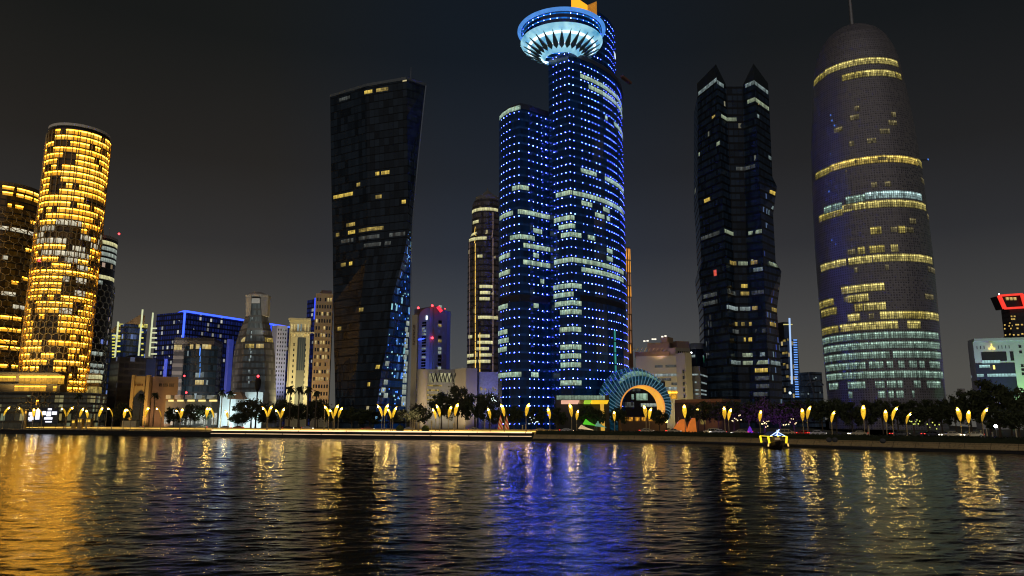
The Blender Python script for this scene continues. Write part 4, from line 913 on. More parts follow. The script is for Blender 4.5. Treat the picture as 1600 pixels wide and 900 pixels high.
# ---- pair of curved-top towers with red beacons
blu = plain('blue_white_render', (.35,.38,.55), .7, var=.1); bge = plain('grey_beige_render', (.27,.25,.21), .8, var=.12)
def curved(label, pl, pr, d, dr, ytop, ysh, mat, depth, flip):
    """slab whose top curves over to one side"""
    out = quad(pl, d, pr, dr, 570, depth); zt, zs_ = zat(ytop, d), zat(ysh, d)
    th = thing('curved_top_tower', label, 'tower', ((out[0][0]+out[2][0])/2, d+depth/2, GZ-.2), 'curved-top towers with red beacons')
    n = 10; prof = [(k/n, zs_+(zt-zs_)*math.sqrt(max(0, 1-(k/n if flip else 1-k/n)**2))) for k in range(n+1)]
    A, B, C2, D2 = [Vector((*p, 0)) for p in out]
    mb = MB(); W_ = (B-A).length
    fr = [A.lerp(B, t_)+Vector((0,0,z)) for t_, z in prof]; bk = [D2.lerp(C2, t_)+Vector((0,0,z)) for t_, z in prof]
    mb.face([A+Vector((0,0,GZ-.2)), B+Vector((0,0,GZ-.2))]+fr[::-1]); mb.face([C2+Vector((0,0,GZ-.2)), D2+Vector((0,0,GZ-.2))]+bk)
    for i in range(n): mb.face((fr[i], fr[i+1], bk[i+1], bk[i]))
    mb.face((B+Vector((0,0,GZ-.2)), C2+Vector((0,0,GZ-.2)), bk[-1], fr[-1])); mb.face((D2+Vector((0,0,GZ-.2)), A+Vector((0,0,GZ-.2)), fr[0], bk[0]))
    mb.build('walls', mat, th); f = Facade(out, [GZ-.2, zs_]); return th, f, zt
th, f, zt = curved('blue-washed tower with curved top and red beacons left of its beige twin', 653, 676, 390, 386, 482, 494, blu, 18, False)
many(f, grid(f, 0, 22, 1, GZ+22, zat(503,390), .42, .6, .35), th, 'window', [dark_glass, coolw])
for k in range(16):
    mb = MB(); z = GZ+20+k*2.4; f.patch(mb, .60, .66, z, z+1.2, .08); mb.build('side_window', dark_glass, th)
mb = MB(); q = at(668, 500, 388); mb.box((q.x, 387, zat(500,388)), (1.6,.4,2.2)); mb.build('white_emblem', emit('white_emblem_light', (.8,.9,1.), 1.6), th)
a, b = at(652, 531, 389), at(663, 529, 388); beam_part(th, 'blue_light_strip', a, b, .6, neon)
for x, y in ((653.5,481),(675.5,477.5),(675.5,528)): 
    q = at(x, y, 386); mb = MB(); mb.ball((q.x, 386, q.z), .62, 8); mb.build('beacon', red_light, th)
th, f, zt = curved('grey-beige tower with a curved top and one strip of windows', 677, 702, 387, 393, 478, 492, bge, 18, True)
for k in range(21):
    if random.random() < .15: continue
    mb = MB(); z = GZ+22+k*2.05; f.patch(mb, .33, .58, z, z+1.5, .08); mb.build('window', random.choice([dark_glass, dark_glass, dimw, greyw]), th)
q0, q1 = at(684, 479, 385.5), at(690, 487, 386); beam_part(th, 'beacon', q0, q1, 1.5, emit('red_panel', (1,.03,.05), 1.4))
q = at(695, 482, 386); mb = MB(); mb.ball((q.x,387,q.z), .3, 6); mb.build('beacon', red_light, th)
# ---- low conference block
beigep = plain('beige_stone', (.42,.36,.27), .8, var=.1, scale=.4)
th, f, zt = building('conference_block', 'low grey block with a truss of lit windows between two beige piers', 'building', 664, 345, 732, 347, 620, 577, 22, plain('grey_corrugated', (.25,.25,.24), .7, var=.1))
mb = MB(); c = at(658.5, 610, 341); mb.lathe([(2.7,GZ-.2),(2.5,zat(577,341)),(0,zat(576,341))], (c.x,342,0), 24); mb.build('round_pier', beigep, th)
mb = MB(); mb.prism(quad(728, 338, 747, 342, 600, 9), GZ-.2, zat(575,338)); q = quad(728, 338, 747, 342, 600, 9); mb.build('tall_pier', beigep, th)
for k in range(10):
    x0 = 672+k*5.1
    mb = MB(); a0, _ = f.find(x0, 590); b0, _ = f.find(x0+4.7, 590); f.patch(mb, a0, b0, zat(597.5,346), zat(583,346), .1); mb.build('lit_window', lit('pale_yellow_hall_light', (.75,.70,.38), .6, 1.2, .6, .7), th)
for k in range(8):
    x0 = 674+k*6.2; beam_part(th, 'truss_bar', at(x0, 583, 344.6), at(x0+3.1, 597, 344.6), .42, dark_metal); beam_part(th, 'truss_bar', at(x0+3.1, 597, 344.5), at(x0+6.2, 583, 344.5), .42, dark_metal)
for y in (600, 606, 612, 618, 624): f.band(668, 690-(y-600)*.2, y, 2.2, dimw, th, lo=.5, hi=.85)
th, f, zt = building('patterned_block', 'pale bluish block with an irregular pattern beside the blue tower', 'building', 748, 344, 779, 347, 620, 581, 14, plain('mottled_blue_render', (.34,.35,.46), .8, var=.55, scale=1.1))
for k in range(14):
    f.pick(751+random.random()*24, 606+random.random()*26, .8, .9, random.choice([coolw, dimw]), th)
# ---- round glass tower behind
RT = [(650,729,779),(480,730,779),(400,731,778),(372,732,778),(366,737,778),(318,738,777),(312,741,776)]
lp, zz = [], []
for y, l, r_ in RT:
    z = zat(y, 435) if y < 650 else GZ-.2; cx, rad = cyl_px(l, 800-(800-r_)*.72, y, 440); cx = at((l+800-(800-r_)*.72)/2, y, 440).x; zz.append(z); lp.append(circle(cx, 440, rad, 36))
cxr = cx
th = thing('round_glass_tower', 'round brownish glass tower behind the blue tower, gold lights down its ribs', 'tower', (cxr, 440, GZ-.2))
fr_ = Facade(lp, zz); fr_.build('facade', glazing('violet_night_glazing', (.025,.022,.03), 3.7, 1.6, (.05,.045,.045), .25, .14, .3, .03, (.9,.75,.4), .4, tint=(.012,.0095,.009)), th, roofing)
mb = MB(); mb.lathe([(rad*.96,0),(rad*.9,2.4),(rad*.5,4.2),(.4,7.5),(.2,9)], (cxr,440,zz[-1]), 24); mb.build('stepped_crown', bge, th)
goldv = emit('gold_rib_light', (1.,.62,.10), 1.4, var=.9, scale=.35); pinkv = emit('pink_rib_light', (.6,.4,.32), .42, var=.9, scale=.4)
for x, y0, y1, m in ((743,352,585,goldv),(770,330,585,pinkv),(734,372,560,pinkv),(750,520,585,goldv)):
    for y in range(y0, y1, 14):
        a = fr_.finda(x, zat(y+6, 436)); mb = MB(); fr_.patch(mb, a-.10, a+.10, zat(min(y+13, y1), 430), zat(y, 430), .25); mb.build('rib_light', m, th)
for x0, x1, y in ((737,752,336),(752,778,329),(739,748,350),(733,745,372),(733,760,377),(746,754,399),(749,770,446),(750,766,454),(749,765,468),(747,778,493),(732,738,525),(747,765,525),(746,770,540),(744,764,550),(749,768,558),(730,740,558),(747,766,565),(730,745,570)):
    fr_.band(x0, x1, y, 3.7, limew, th, lo=.3, hi=.8)
# ---- orange-lit slim tower
th = thing('slim_tower', 'slim distant tower lit orange in tall vertical bars', 'tower', (at(983,500,560).x, 564, GZ-.2))
f = Facade(quad(976.5, 560, 987.5, 562, 500, 9), [GZ-.2, zat(386,560)]); f.build('walls', plain('rust_wall', (.25,.12,.05), .8), th, roofing)
orl = emit('orange_bar_light', (1.,.40,.05), .85, var=.7, scale=.25); orl2 = emit('faint_orange_bar_light', (.6,.28,.12), .45, var=.7, scale=.3)
for k, x in enumerate((978.5, 981.8, 985.2)):
    for y0, y1, m in ((388,405,orl),(407,425,orl),(427,445,orl2),(447,463,orl),(465,490,orl2),(492,515,orl2),(517,536,orl2),(538,552,orl)):
        a, _ = f.find(x, (y0+y1)/2); mb = MB(); f.patch(mb, a-.09, a+.09, zat(y1,560), zat(y0,560), .2); mb.build('light_bar', m, th)
# ---- beige complex right of the blue tower
cpx = plain('warm_grey_stone', (.37,.32,.21), .8, var=.1, scale=.25)
th, f, zt = building('beige_complex', 'broad beige block with a lit roof terrace and ribbon windows', 'building', 978, 372, 1079, 365, 600, 555, 35, cpx)
box_part(th, 'corner_pier', 1066, 361, 1082, 363, 600, GZ-.2, zat(551,362), 16, cpx)
mb = MB(); mb.prism(quad(1079.5, 364.5, 1106, 385, 600, 24), GZ-.2, zat(572,364)); mb.build('dark_wing', plain('dark_wing_wall', (.06,.055,.06), .6), th)
fw_ = Facade(quad(1079.5, 364.3, 1106, 384.8, 600, 24), [GZ-.2, zat(572,364)])
for y in (588,598,608,618):
    for x0, x1 in ((1085,1088),(1090,1093),(1095,1104)): fw_.band(x0, x1, y+random.random(), 1.9, coolw, th, lo=.3, hi=.7)
for y, m in ((576,dimg),(587,coolw),(597,dimg),(606,coolw)):
    for x0, x1 in ((1024,1036),(1038,1048),(1050,1060)): f.band(x0, x1, y, 2.2, m, th, lo=.2, hi=.8)
f.band(1042, 1060, 619, 2.6, amber, th, lo=.0, hi=1.6)
for k in range(5):
    z = zat(622,362)+k*3.0; q = at(1066.5, 600, 361)
    mb = MB(); mb.box((q.x+.6, 360.9, z), (.9,.1,1.7)); mb.build('slit_window', dark_glass, th)
mb = MB(); mb.prism(quad(984, 376, 1046, 372, 555, 16), zt, zat(549,372)); mb.build('terrace_storey', plain('brown_terrace', (.25,.18,.11), .8), th)
mb = MB(); mb.prism(quad(1005, 380, 1046, 377, 540, 12), zt, zat(535,377)); mb.prism(quad(1028, 379, 1043, 377, 540, 10), zat(535,377), zat(526,377)); mb.build('roof_storeys', brw, th)
mb = MB(); mb.prism(quad(1046, 370, 1078, 375, 545, 14), zt, zat(543,370)); mb.build('windowed_storey', cpx, th)
fs = Facade(quad(1046, 370, 1078, 375, 545, 14), [zt, zat(543,370)])
for k in range(6):
    mb = MB(); fs.patch(mb, .16+k*.13, .16+k*.13+.07, zt+1, zt+2.6, .08); mb.build('window', dark_glass, th)
mb = MB(); mb.prism(quad(1050, 383, 1077, 386, 540, 12), zt, zat(533,384)); mb.build('lift_house', plain('salmon_render', (.33,.22,.16), .8), th)
for x, y, m in ((1020,531,white_light),(1024,531,white_light),(1035,527,warmw),(1040,526,warmw),(1007,534,warmw),(1012,533.5,warmw)):
    q = at(x, y, 376); mb = MB(); mb.box((q.x, 376.2, q.z), (1.0,.3,.7)); mb.build('terrace_light', emit('terrace_white', (1.,.92,.75), 1.3), th)
for k in range(9):
    q = at(988+k*6.2, 549, 371.5); beam_part(th, 'pergola_post', q, q+Vector((1.2,0,1.8)), .3, tanw)
th, f, zt = building('glass_annex', 'small dark glass annex edged in green left of the horned tower', 'building', 1078, 392, 1104, 396, 560, 545, 14, plain('navy_glass', (.015,.02,.05), .2))
mb = MB(); mb.prism(quad(1076, 391, 1106, 395, 560, 16), zat(545,392), zat(536,392), bot=True); mb.build('roof_fascia', plain('grey_fascia', (.22,.24,.26), .7), th)
f.band(1087, 1098, 556.5, 2., coolw, th); q = at(1101, 562, 391); mb = MB(); mb.box((q.x,391,zat(571,391)), (.8,.4,zat(556,391)-zat(571,391))); mb.build('green_light_strip', emit('green_strip', (.08,.6,.3), .5), th)
q = at(1080.5, 551, 390); mb = MB(); mb.ball((q.x,390.5,q.z), .5, 8); mb.build('white_lamp', white_light, th)
# ---- ring gate
RC, r0, rd0 = at(1004, 637, 288), 33.4/F*288*1.0, 288
RB, r1, rd1 = at(988.5, 629, 303), 54.5/F*303*.985, 303
th = thing('ring_pavilion', 'ring-shaped blue ribbed pavilion around a round orange-edged opening', 'building', (RC.x, 295, GZ-.2))
def ringpt(a, t_, lift=0.):
    r = r0+(r1-r0)*t_+.9*math.sin(PI*t_)+lift*.25; c = Vector((RC.x,rd0,RC.z)).lerp(Vector((RB.x,rd1,RB.z)), t_**1.5)
    return Vector((c.x+r*math.cos(a), c.y-2.6*math.sin(PI*t_)-lift, max(GZ-.2, c.z+r*math.sin(a))))
mb = MB(); NA, NTT = 64, 8
for i in range(NA):
    for j in range(NTT):
        a, b = 2*PI*i/NA, 2*PI*(i+1)/NA; c_, d_ = j/NTT, (j+1)/NTT
        mb.face((ringpt(a,c_), ringpt(b,c_), ringpt(b,d_), ringpt(a,d_)), [(a*20,c_*20),(b*20,c_*20),(b*20,d_*20),(a*20,d_*20)])
mb.build('shell', glazing('ring_shell', (.01,.03,.06), 2., 2., (.01,.02,.04), .2, .1, .1, tint=(.0035,.022,.036)), th, weld=True)
mb = MB()
for i in range(NA):
    a, b = 2*PI*i/NA, 2*PI*(i+1)/NA
    p, q = ringpt(a, 1), ringpt(b, 1); mb.face((p, q, q+Vector((0,8,0)), p+Vector((0,8,0)))) 
mb.build('back_rim', dark_metal, th)
ribm = emit('pale_blue_rib_light', (.14,.36,.50), .38, var=.75, scale=.3)
for i in range(38):
    a = R(-38)+R(256)*i/37; mb = MB(); mb.tube([ringpt(a-.34*t_, t_, .28) for t_ in (.04,.2,.4,.6,.8,.97)], .17, 5)
    mb.build('rib', ribm, th)
mb = MB()
for j in range(3):
    for i in range(14):
        a, b = R(48+i*6.0), R(48+(i+1)*6.0); e = math.sin(PI*(i+.5)/14)**.5; c_, d_ = .42+.14*j*e, .42+.14*(j+1)*e
        if j < 2: mb.face((ringpt(a,c_,.12), ringpt(b,c_,.12), ringpt(b,d_,.12), ringpt(a,d_,.12)), [(i*1.3,j*.5),(i*1.3+1.3,j*.5),(i*1.3+1.3,j*.5+.5),(i*1.3,j*.5+.5)])
mb.build('lit_window', lit('sea_green_light', (.35,.66,.50), .55, 1.3, .5, .5), th)
mb = MB(); mb.tube([(RC.x+r0*1.01*math.cos(a), rd0-.2, max(GZ-.1, RC.z+r0*1.01*math.sin(a))) for a in [R(-80)+R(340)*k/60 for k in range(61)]], .26, 6); mb.build('orange_rim', emit('orange_rim_light', (1.,.38,.06), .8), th)
mb = MB()
for i in range(NA):
    a, b = 2*PI*i/NA, 2*PI*(i+1)/NA
    P = lambda a, y, k: Vector((RC.x+(y-rd0)*-.12+r0*k*math.cos(a), y, max(GZ-.2, RC.z+r0*k*math.sin(a))))
    mb.face((P(a,rd0,.995), P(a,rd0+7,.93), P(b,rd0+7,.93), P(b,rd0,.995)))
mb.build('reveal', emit('amber_reveal_glow', (1.,.48,.05), .8, (.3,.2,.1), var=.6, scale=.12), th)  # orange light on the opening's inner face is put into its glow
th, f, zt = building('dark_lobby', 'dark lobby seen through the ring opening with one lit window', 'building', 964, 322, 1040, 322, 620, 596, 10, plain('dark_lobby_wall', (.03,.03,.028), .6))
f.band(993, 1011, 621, 3.4, lit('mint_light', (.5,.75,.55), .75, 1.4, .4, .4), th, lo=.1, hi=.95); f.band(988, 990, 621, 3.4, cool, th); f.band(985, 1000, 611, 3.4, dimg, th); f.band(972, 990, 637, 3.4, dimg, th); f.band(1003, 1032, 638, 3.4, greyw, th, lo=.3, hi=.7)
# ---- canopy pavilion at the blue tower's foot
th = thing('entrance_pavilion', 'low pavilion with an orange and green lit canopy edge before the blue tower', 'pavilion', (at(910,640,280).x, 284, GZ-.2))
f = Facade(quad(866, 284, 952, 284, 630, 9), [GZ-.2, zat(617.5,284)]); f.build('walls', plain('dark_pavilion_wall', (.04,.045,.05), .6), th, roofing)
mb = MB(); f.patch(mb, .02, .92, zat(624.5,284), zat(618,284), .1); mb.build('lit_window', lit('glass_hall_light', (.42,.62,.45), .55, 1.2, .5, .5), th)
for x0, x1, col, st in ((878,905,(1.,.52,.36),.85),(906,913,(.35,.2,.05),.3),(914,924,(.45,.75,.05),.8),(925,951,(1.,.58,.02),1.0)):
    a, b = at(x0, 629, 279), at(x1, 629, 279); mb = MB(); z0_, z1_ = zat(631,279), zat(625.4,279)
    mb.hexa([(a.x+.4,279.6,z0_),(b.x-.4,279.6,z0_),(b.x,284,z0_),(a.x,284,z0_),(a.x,278,z1_),(b.x,278,z1_),(b.x,284,z1_),(a.x,284,z1_)]); mb.build('canopy_light', emit('canopy_%d' % x0, col, st, var=.3, scale=.3), th)
q = at(941, 636, 280); mb = MB(); mb.lathe([(.9,0),(.65,2.),(.8,4.2)], (q.x,280.5,zat(646,280)), 12); mb.lathe([(.9,GZ-.2),(.9,zat(646,280))], (q.x,280.5,0), 12); mb.build('column', emit('amber_column', (1.,.55,.06), .6, (.4,.3,.1)), th)
# ---- small blue tower, small dark building
th = thing('slim_blue_tower', 'slim dark tower with a white-blue fin and a ladder of blue lights', 'tower', (at(1234,560,430).x, 436, GZ-.2))
f = Facade(quad(1221, 430, 1248, 434, 560, 14), [GZ-.2, zat(530,430)]); f.build('walls', glazing('slate_night_glazing', (.03,.04,.055), 3.4, 1.5, (.04,.045,.055), .25, .12, .3, .12, (.9,.7,.3), .5, tint=(.006,.009,.014)), th, roofing)
mb = MB(); mb.prism(quad(1220, 432, 1237, 434, 540, 10), zat(531,430), zat(503,432)); mb.build('upper_block', plain('slate_wall', (.05,.06,.08), .6), th)
mb = MB(); q0, q1 = at(1233.5,497,429), at(1237.5,600,429); mb.beam((q0.x,429,q0.z), (q1.x,429,q1.z), .85, .6); mb.build('light_fin', emit('pale_blue_fin_light', (.42,.62,1.), .95), th)
mb = MB(); q0, q1 = at(1224,507,429.6), at(1238,507,429.6); mb.beam(q0, q1, .5); mb.build('yellow_light_strip', emit('yellow_strip', (.9,.8,.25), .7), th)
for k in range(24):
    y = 532+k*3.85; q = at(1241.2+k*.14, y, 428.6); mb = MB(); mb.box((q.x+.6, 428.8, q.z), (2.0,.5,.62)); mb.build('ladder_light', emit('ladder_blue_light', (.14,.36,.95), 1.1), th)
q = at(1234.5, 614, 428); mb = MB(); mb.ball((q.x,428,q.z), .75, 8); mb.build('white_lamp', emit('blue_white_lamp', (.6,.85,1.), 3), th)
for x, y in ((1225,532),(1230,530),(1224,552),(1229,551),(1225,570),(1230,588)): f.pick(x, y, 1.8, 1.3, dimw, th)
th, f, zt = building('small_dark_building', 'small dark building with a pale crossing frame left of the bullet tower', 'building', 1258.5, 420, 1286, 424, 610, 581, 16, glazing('slate_small_glazing', (.02,.028,.04), 3.4, 1.6, (.03,.035,.045), .2, .1, .25, .02, (.9,.85,.7), .5, tint=(.0045,.007,.011)))
for a, b in (((1263,582),(1273,622)),((1264,598),(1280,594)),((1280,594),(1287,602)),((1259,603),(1264,598))): beam_part(th, 'frame_bar', at(*a, 419), at(*b, 419.5), .5, plain('pale_frame', (.25,.27,.3), .6))
for x, y in ((1263,616),(1281,614),(1275,590),(1272,592)): f.pick(x, y, .8, .9, coolw, th)
th, f, zt = building('distant_block', 'faint small distant block right of the bullet tower base', 'building', 1497, 640, 1507, 642, 600, 607, 12, plain('faint_render', (.3,.28,.27), .8))
# ---- emblem building and red crown
whw = plain('white_stone', (.62,.62,.60), .8, var=.06)
th, f, zt = building('emblem_building', 'white building with a gold emblem, washed purple left and green right', 'building', 1509, 330, 1640, 322, 590, 531, 8, whw)
mb = MB(); mb.prism(quad(1507, 328.4, 1645, 320, 590, 10), zt, zt+1.2, bot=True); mb.build('cornice', whw, th)
q0 = at(1550, 541, 326.6); goldm = emit('gold_emblem_light', (1.,.72,.22), 1.2, (.6,.45,.1))
mb = MB(); mb.ball((q0.x,326.9,q0.z-.4), .8, 8, sq=(1,.3,.7)); mb.box((q0.x-.9,326.9,q0.z-1.5), (1.1,.3,.9)); mb.box((q0.x+.9,326.9,q0.z-1.5), (1.1,.3,.9)); mb.box((q0.x,326.9,q0.z+.1), (.5,.3,1.1)); mb.build('emblem', goldm, th)
for x0, x1 in ((1526,1530.5),(1533,1544.5),(1547,1560),(1563,1575),(1578,1583)):
    a, _ = f.find(x0, 556); b, _ = f.find(x1, 556); mb = MB(); f.patch(mb, a, b, zat(564,327), zat(549.5,327), .1); mb.build('window', dark_glass, th)
a, _ = f.find(1526, 580); b, _ = f.find(1585, 580); mb = MB(); f.patch(mb, a, b, zat(620,327), zat(567,327), .12); mb.build('glass_front', plain('night_blue_glass', (.02,.025,.05), .15), th)
for x0, x1, y in ((1530,1545,573),(1533,1546,566),(1548,1560,565),(1528,1538,587.5),(1542,1586,587),(1532,1538,609),(1540,1547,623)): f.band(x0, x1, y, 2.0, lit('aqua_white_light', (.5,.85,.85), .8, 1.2, .5, .5), th, 'lit_window', .2, .85, .3)
mb = MB(); mb.box((at(1553,574,326).x, 325.9, zat(577,326)), (.7,.3,1.8)); mb.build('gold_lantern', goldm, th)
for x, y in ((1516,573),(1517,588),(1518,594),(1594,551),(1593,541),(1595,571),(1596,577),(1597,584)): f.pick(x, y, 1.1, 1.2, dark_glass if y != 588 else coolw, th, 'window')
for k in range(14):
    x = 1528+k*1.6 if k < 7 else 1562+(k-7)*2.4; f.pick(x, 543, .28, 1.4, dark_metal, th, 'slot')
th = thing('red_crown_tower', 'dark tower behind the emblem building topped by a tilted red lit frame', 'tower', (at(1585,500,470).x, 476, GZ-.2))
f = Facade(quad(1567, 470, 1606, 470, 510, 16), [GZ-.2, zat(482,470)]); f.build('walls', glazing('dark_slate_glazing', (.02,.02,.025), 3.2, 2.2, (.03,.03,.035), .4, .2, .3), th, roofing)
redm = emit('red_frame_light', (1.,.045,.025), 1.0, var=.35, scale=.3)
K = [at(1561,462,468), at(1597,459.5,468), at(1603,480,468), at(1570,482,468)]; K = [Vector((k.x,468,k.z)) for k in K]
for a, b, wd in ((K[0],K[1],1.6),(K[1],K[2],2.2),(K[2],K[3],1.5),(K[3],K[0],2.2)): beam_part(th, 'red_frame', a, b, wd, redm, 1.2)
mb = MB(); mb.hexa([K[3]+Vector((0,2,0)),K[2]+Vector((0,2,0)),K[2]+Vector((0,9,0)),K[3]+Vector((0,9,0)),K[0]+Vector((0,2,0)),K[1]+Vector((0,2,0)),K[1]+Vector((0,9,0)),K[0]+Vector((0,9,0))]); mb.build('crown_box', dark_metal, th)
for x in (1574,1580,1586):
    q = at(x, 467, 469.5); mb = MB(); mb.box((q.x,469.6,q.z-.8), (1.6,.5,1.8)); mb.build('lit_window', warmw, th)
for x, y in ((1580,494),(1584.5,494),(1580,499),(1584.5,499),(1578,505),(1570,508),(1577,509),(1581,509),(1588,508),(1591,508),(1597,507),(1570,513),(1580,514),(1590,513),(1571,523),(1578,523),(1584,523),(1591,523),(1597,522)): f.pick(x, y, 1.3, .9, lit('amber_room_light', (1.,.65,.15), 1.0, 2., .4), th)
q = at(1561, 459.5, 467.5); mb = MB(); mb.ball((q.x,467.5,q.z), .5, 6); mb.build('white_lamp', white_light, th)
# ---- white museum, canopy row, warm pavilions at street level
wht = plain('white_plaster', (.72,.74,.72), .8, var=.05)
th = thing('white_hall', 'bright white windowless hall with a brown hipped roof corner', 'building', (at(375,640,352).x, 358, GZ-.2))
mb = MB(); mb.prism(quad(343, 352, 381, 352, 640, 14), GZ-.2, zat(616,352)); mb.build('left_block', wht, th)
mb = MB(); mb.prism(quad(381.5, 356, 424, 357, 640, 14), GZ-.2, zat(612.5,356)); mb.build('right_block', wht, th)
a, b = at(356, 623.5, 350.5), at(381, 623.5, 350.5); c_, d_ = at(360, 613, 354), at(377, 613, 354)
mb = MB(); mb.hexa([(a.x,350.4,a.z),(b.x,350.4,b.z),(b.x,358,b.z),(a.x,358,a.z),(c_.x,353,c_.z),(d_.x,353,d_.z),(d_.x,356,d_.z),(c_.x,356,c_.z)]); mb.build('hipped_roof', plain('brown_tiles', (.28,.14,.07), .8), th)
th = thing('canopy_row', 'row of pale square canopies lit yellow above the shopfronts', 'building', (at(300,625,362).x, 366, GZ-.2))
f = Facade(quad(258, 366, 342, 362, 640, 10), [GZ-.2, zat(626,364)]); f.build('shopfront_wall', plain('shopfront_wall', (.22,.22,.2), .8), th, roofing)
for k, (x0, x1) in enumerate(((259,271),(273,286.5),(289,304),(306,321),(323,339))):
    d = 364-k*.8; mb = MB(); mb.prism(quad(x0, d, x1, d, 620, 7), zat(623,d), zat(617.2,d), bot=True); mb.build('canopy', wht, th)
    mb = MB(); a, b = at(x0+4, 626, d-.2), at(x1, 626, d-.2); mb.box(((a.x+b.x)/2, d-.1, zat(627.5,d)), (b.x-a.x,.4,.9)); mb.build('canopy_light', emit('yellow_canopy_light', (1.,.78,.25), 1.1, var=.4, scale=.4), th)
shop = lit('shop_white_light', (.85,.9,.78), .8, 1.1, .8, 1.0, mull=.2)
rr = random.Random(9)
for x0, x1, y0, y1 in ((258,264,662,646),(266,276,664,640),(280,290,664,648),(292,304,664,652),(306,316,662,650),(318,325,664,648),(327,338,664,645),(300,314,648,640),(283,292,644,640)):
    a, _ = f.find(x0, (y0+y1)/2); b, _ = f.find(x1, (y0+y1)/2); mb = MB(); f.patch(mb, a, b, zat(y0,364), zat(y1,364), .3); mb.build('shop_window', shop, th)
# ================================================================ STREET LEVEL
# ---- leaf-shaped street lamps: one built, the rest copied
leafm = NT('yellow_leaf_glow'); nzl = leafm.noise(1.6, detail=3)
leafm.bsdf((.5,.4,.1), .5, 0, (1.,.56,.025), leafm.math('MULTIPLY', leafm.math('MULTIPLY_ADD', leafm.n('ShaderNodeObjectInfo').outputs['Random'], .7, .6), leafm.math('MULTIPLY_ADD', nzl, 1.2, .05))); leafm = leafm.m  # the bulb's light on the leaf is put in as its own glow
bulbm = emit('lamp_bulb_light', (1.,.66,.17), 110.)
polem = plain('warm_grey_pole', (.40,.34,.22), .5, .3)
def make_lamp():
    th = thing('street_lamp', 'leaf lamp', 'street lamp', (0,0,0), 'leaf-shaped street lamps along the waterfront')
    mb = MB(); mb.tube([(0,0,0),(0,0,.35),(0,0,.36),(0,0,5.9)], [.34,.30,.16,.11], 8); mb.build('pole', polem, th, smooth=False)
    path = [(0,5.7),(.12,6.4),(.40,7.3),(.85,8.3),(1.45,9.2),(2.2,9.9),(2.75,10.2)]; wid = [.09,.36,.62,.72,.62,.36,.06]; dep = [.08,.20,.30,.32,.26,.16,.04]
    mb = MB(); rings = []
    for i, (x, z) in enumerate(path):
        a, b = path[max(i-1,0)], path[min(i+1,len(path)-1)]; t_ = Vector((b[0]-a[0],0,b[1]-a[1])).normalized(); n = Vector((t_.z,0,-t_.x))
        rings.append([Vector((x,0,z)) + Vector((0,1,0))*wid[i]*math.cos(q) + n*dep[i]*(math.sin(q) if math.sin(q) < 0 else math.sin(q)*.35) for q in [2*PI*k/10 for k in range(10)]])
    for A, B_ in zip(rings, rings[1:]):
        for k in range(10): mb.face((A[k],A[(k+1)%10],B_[(k+1)%10],B_[k]))
    lf = mb.build('lit_leaf', leafm, th)
    mb = MB(); mb.tube([Vector((x,0,z))+Vector((-.10,0,.22)) for x, z in path[1:-1]], [.05,.07,.07,.06,.04], 5); mb.build('midrib', plain('brown_rib', (.2,.12,.03), .6), lf)
    mb = MB(); mb.ball((1.95,0,9.35), .27, 8); mb.build('bulb', bulbm, th)
    return th
lamp0 = make_lamp(); first = [True]
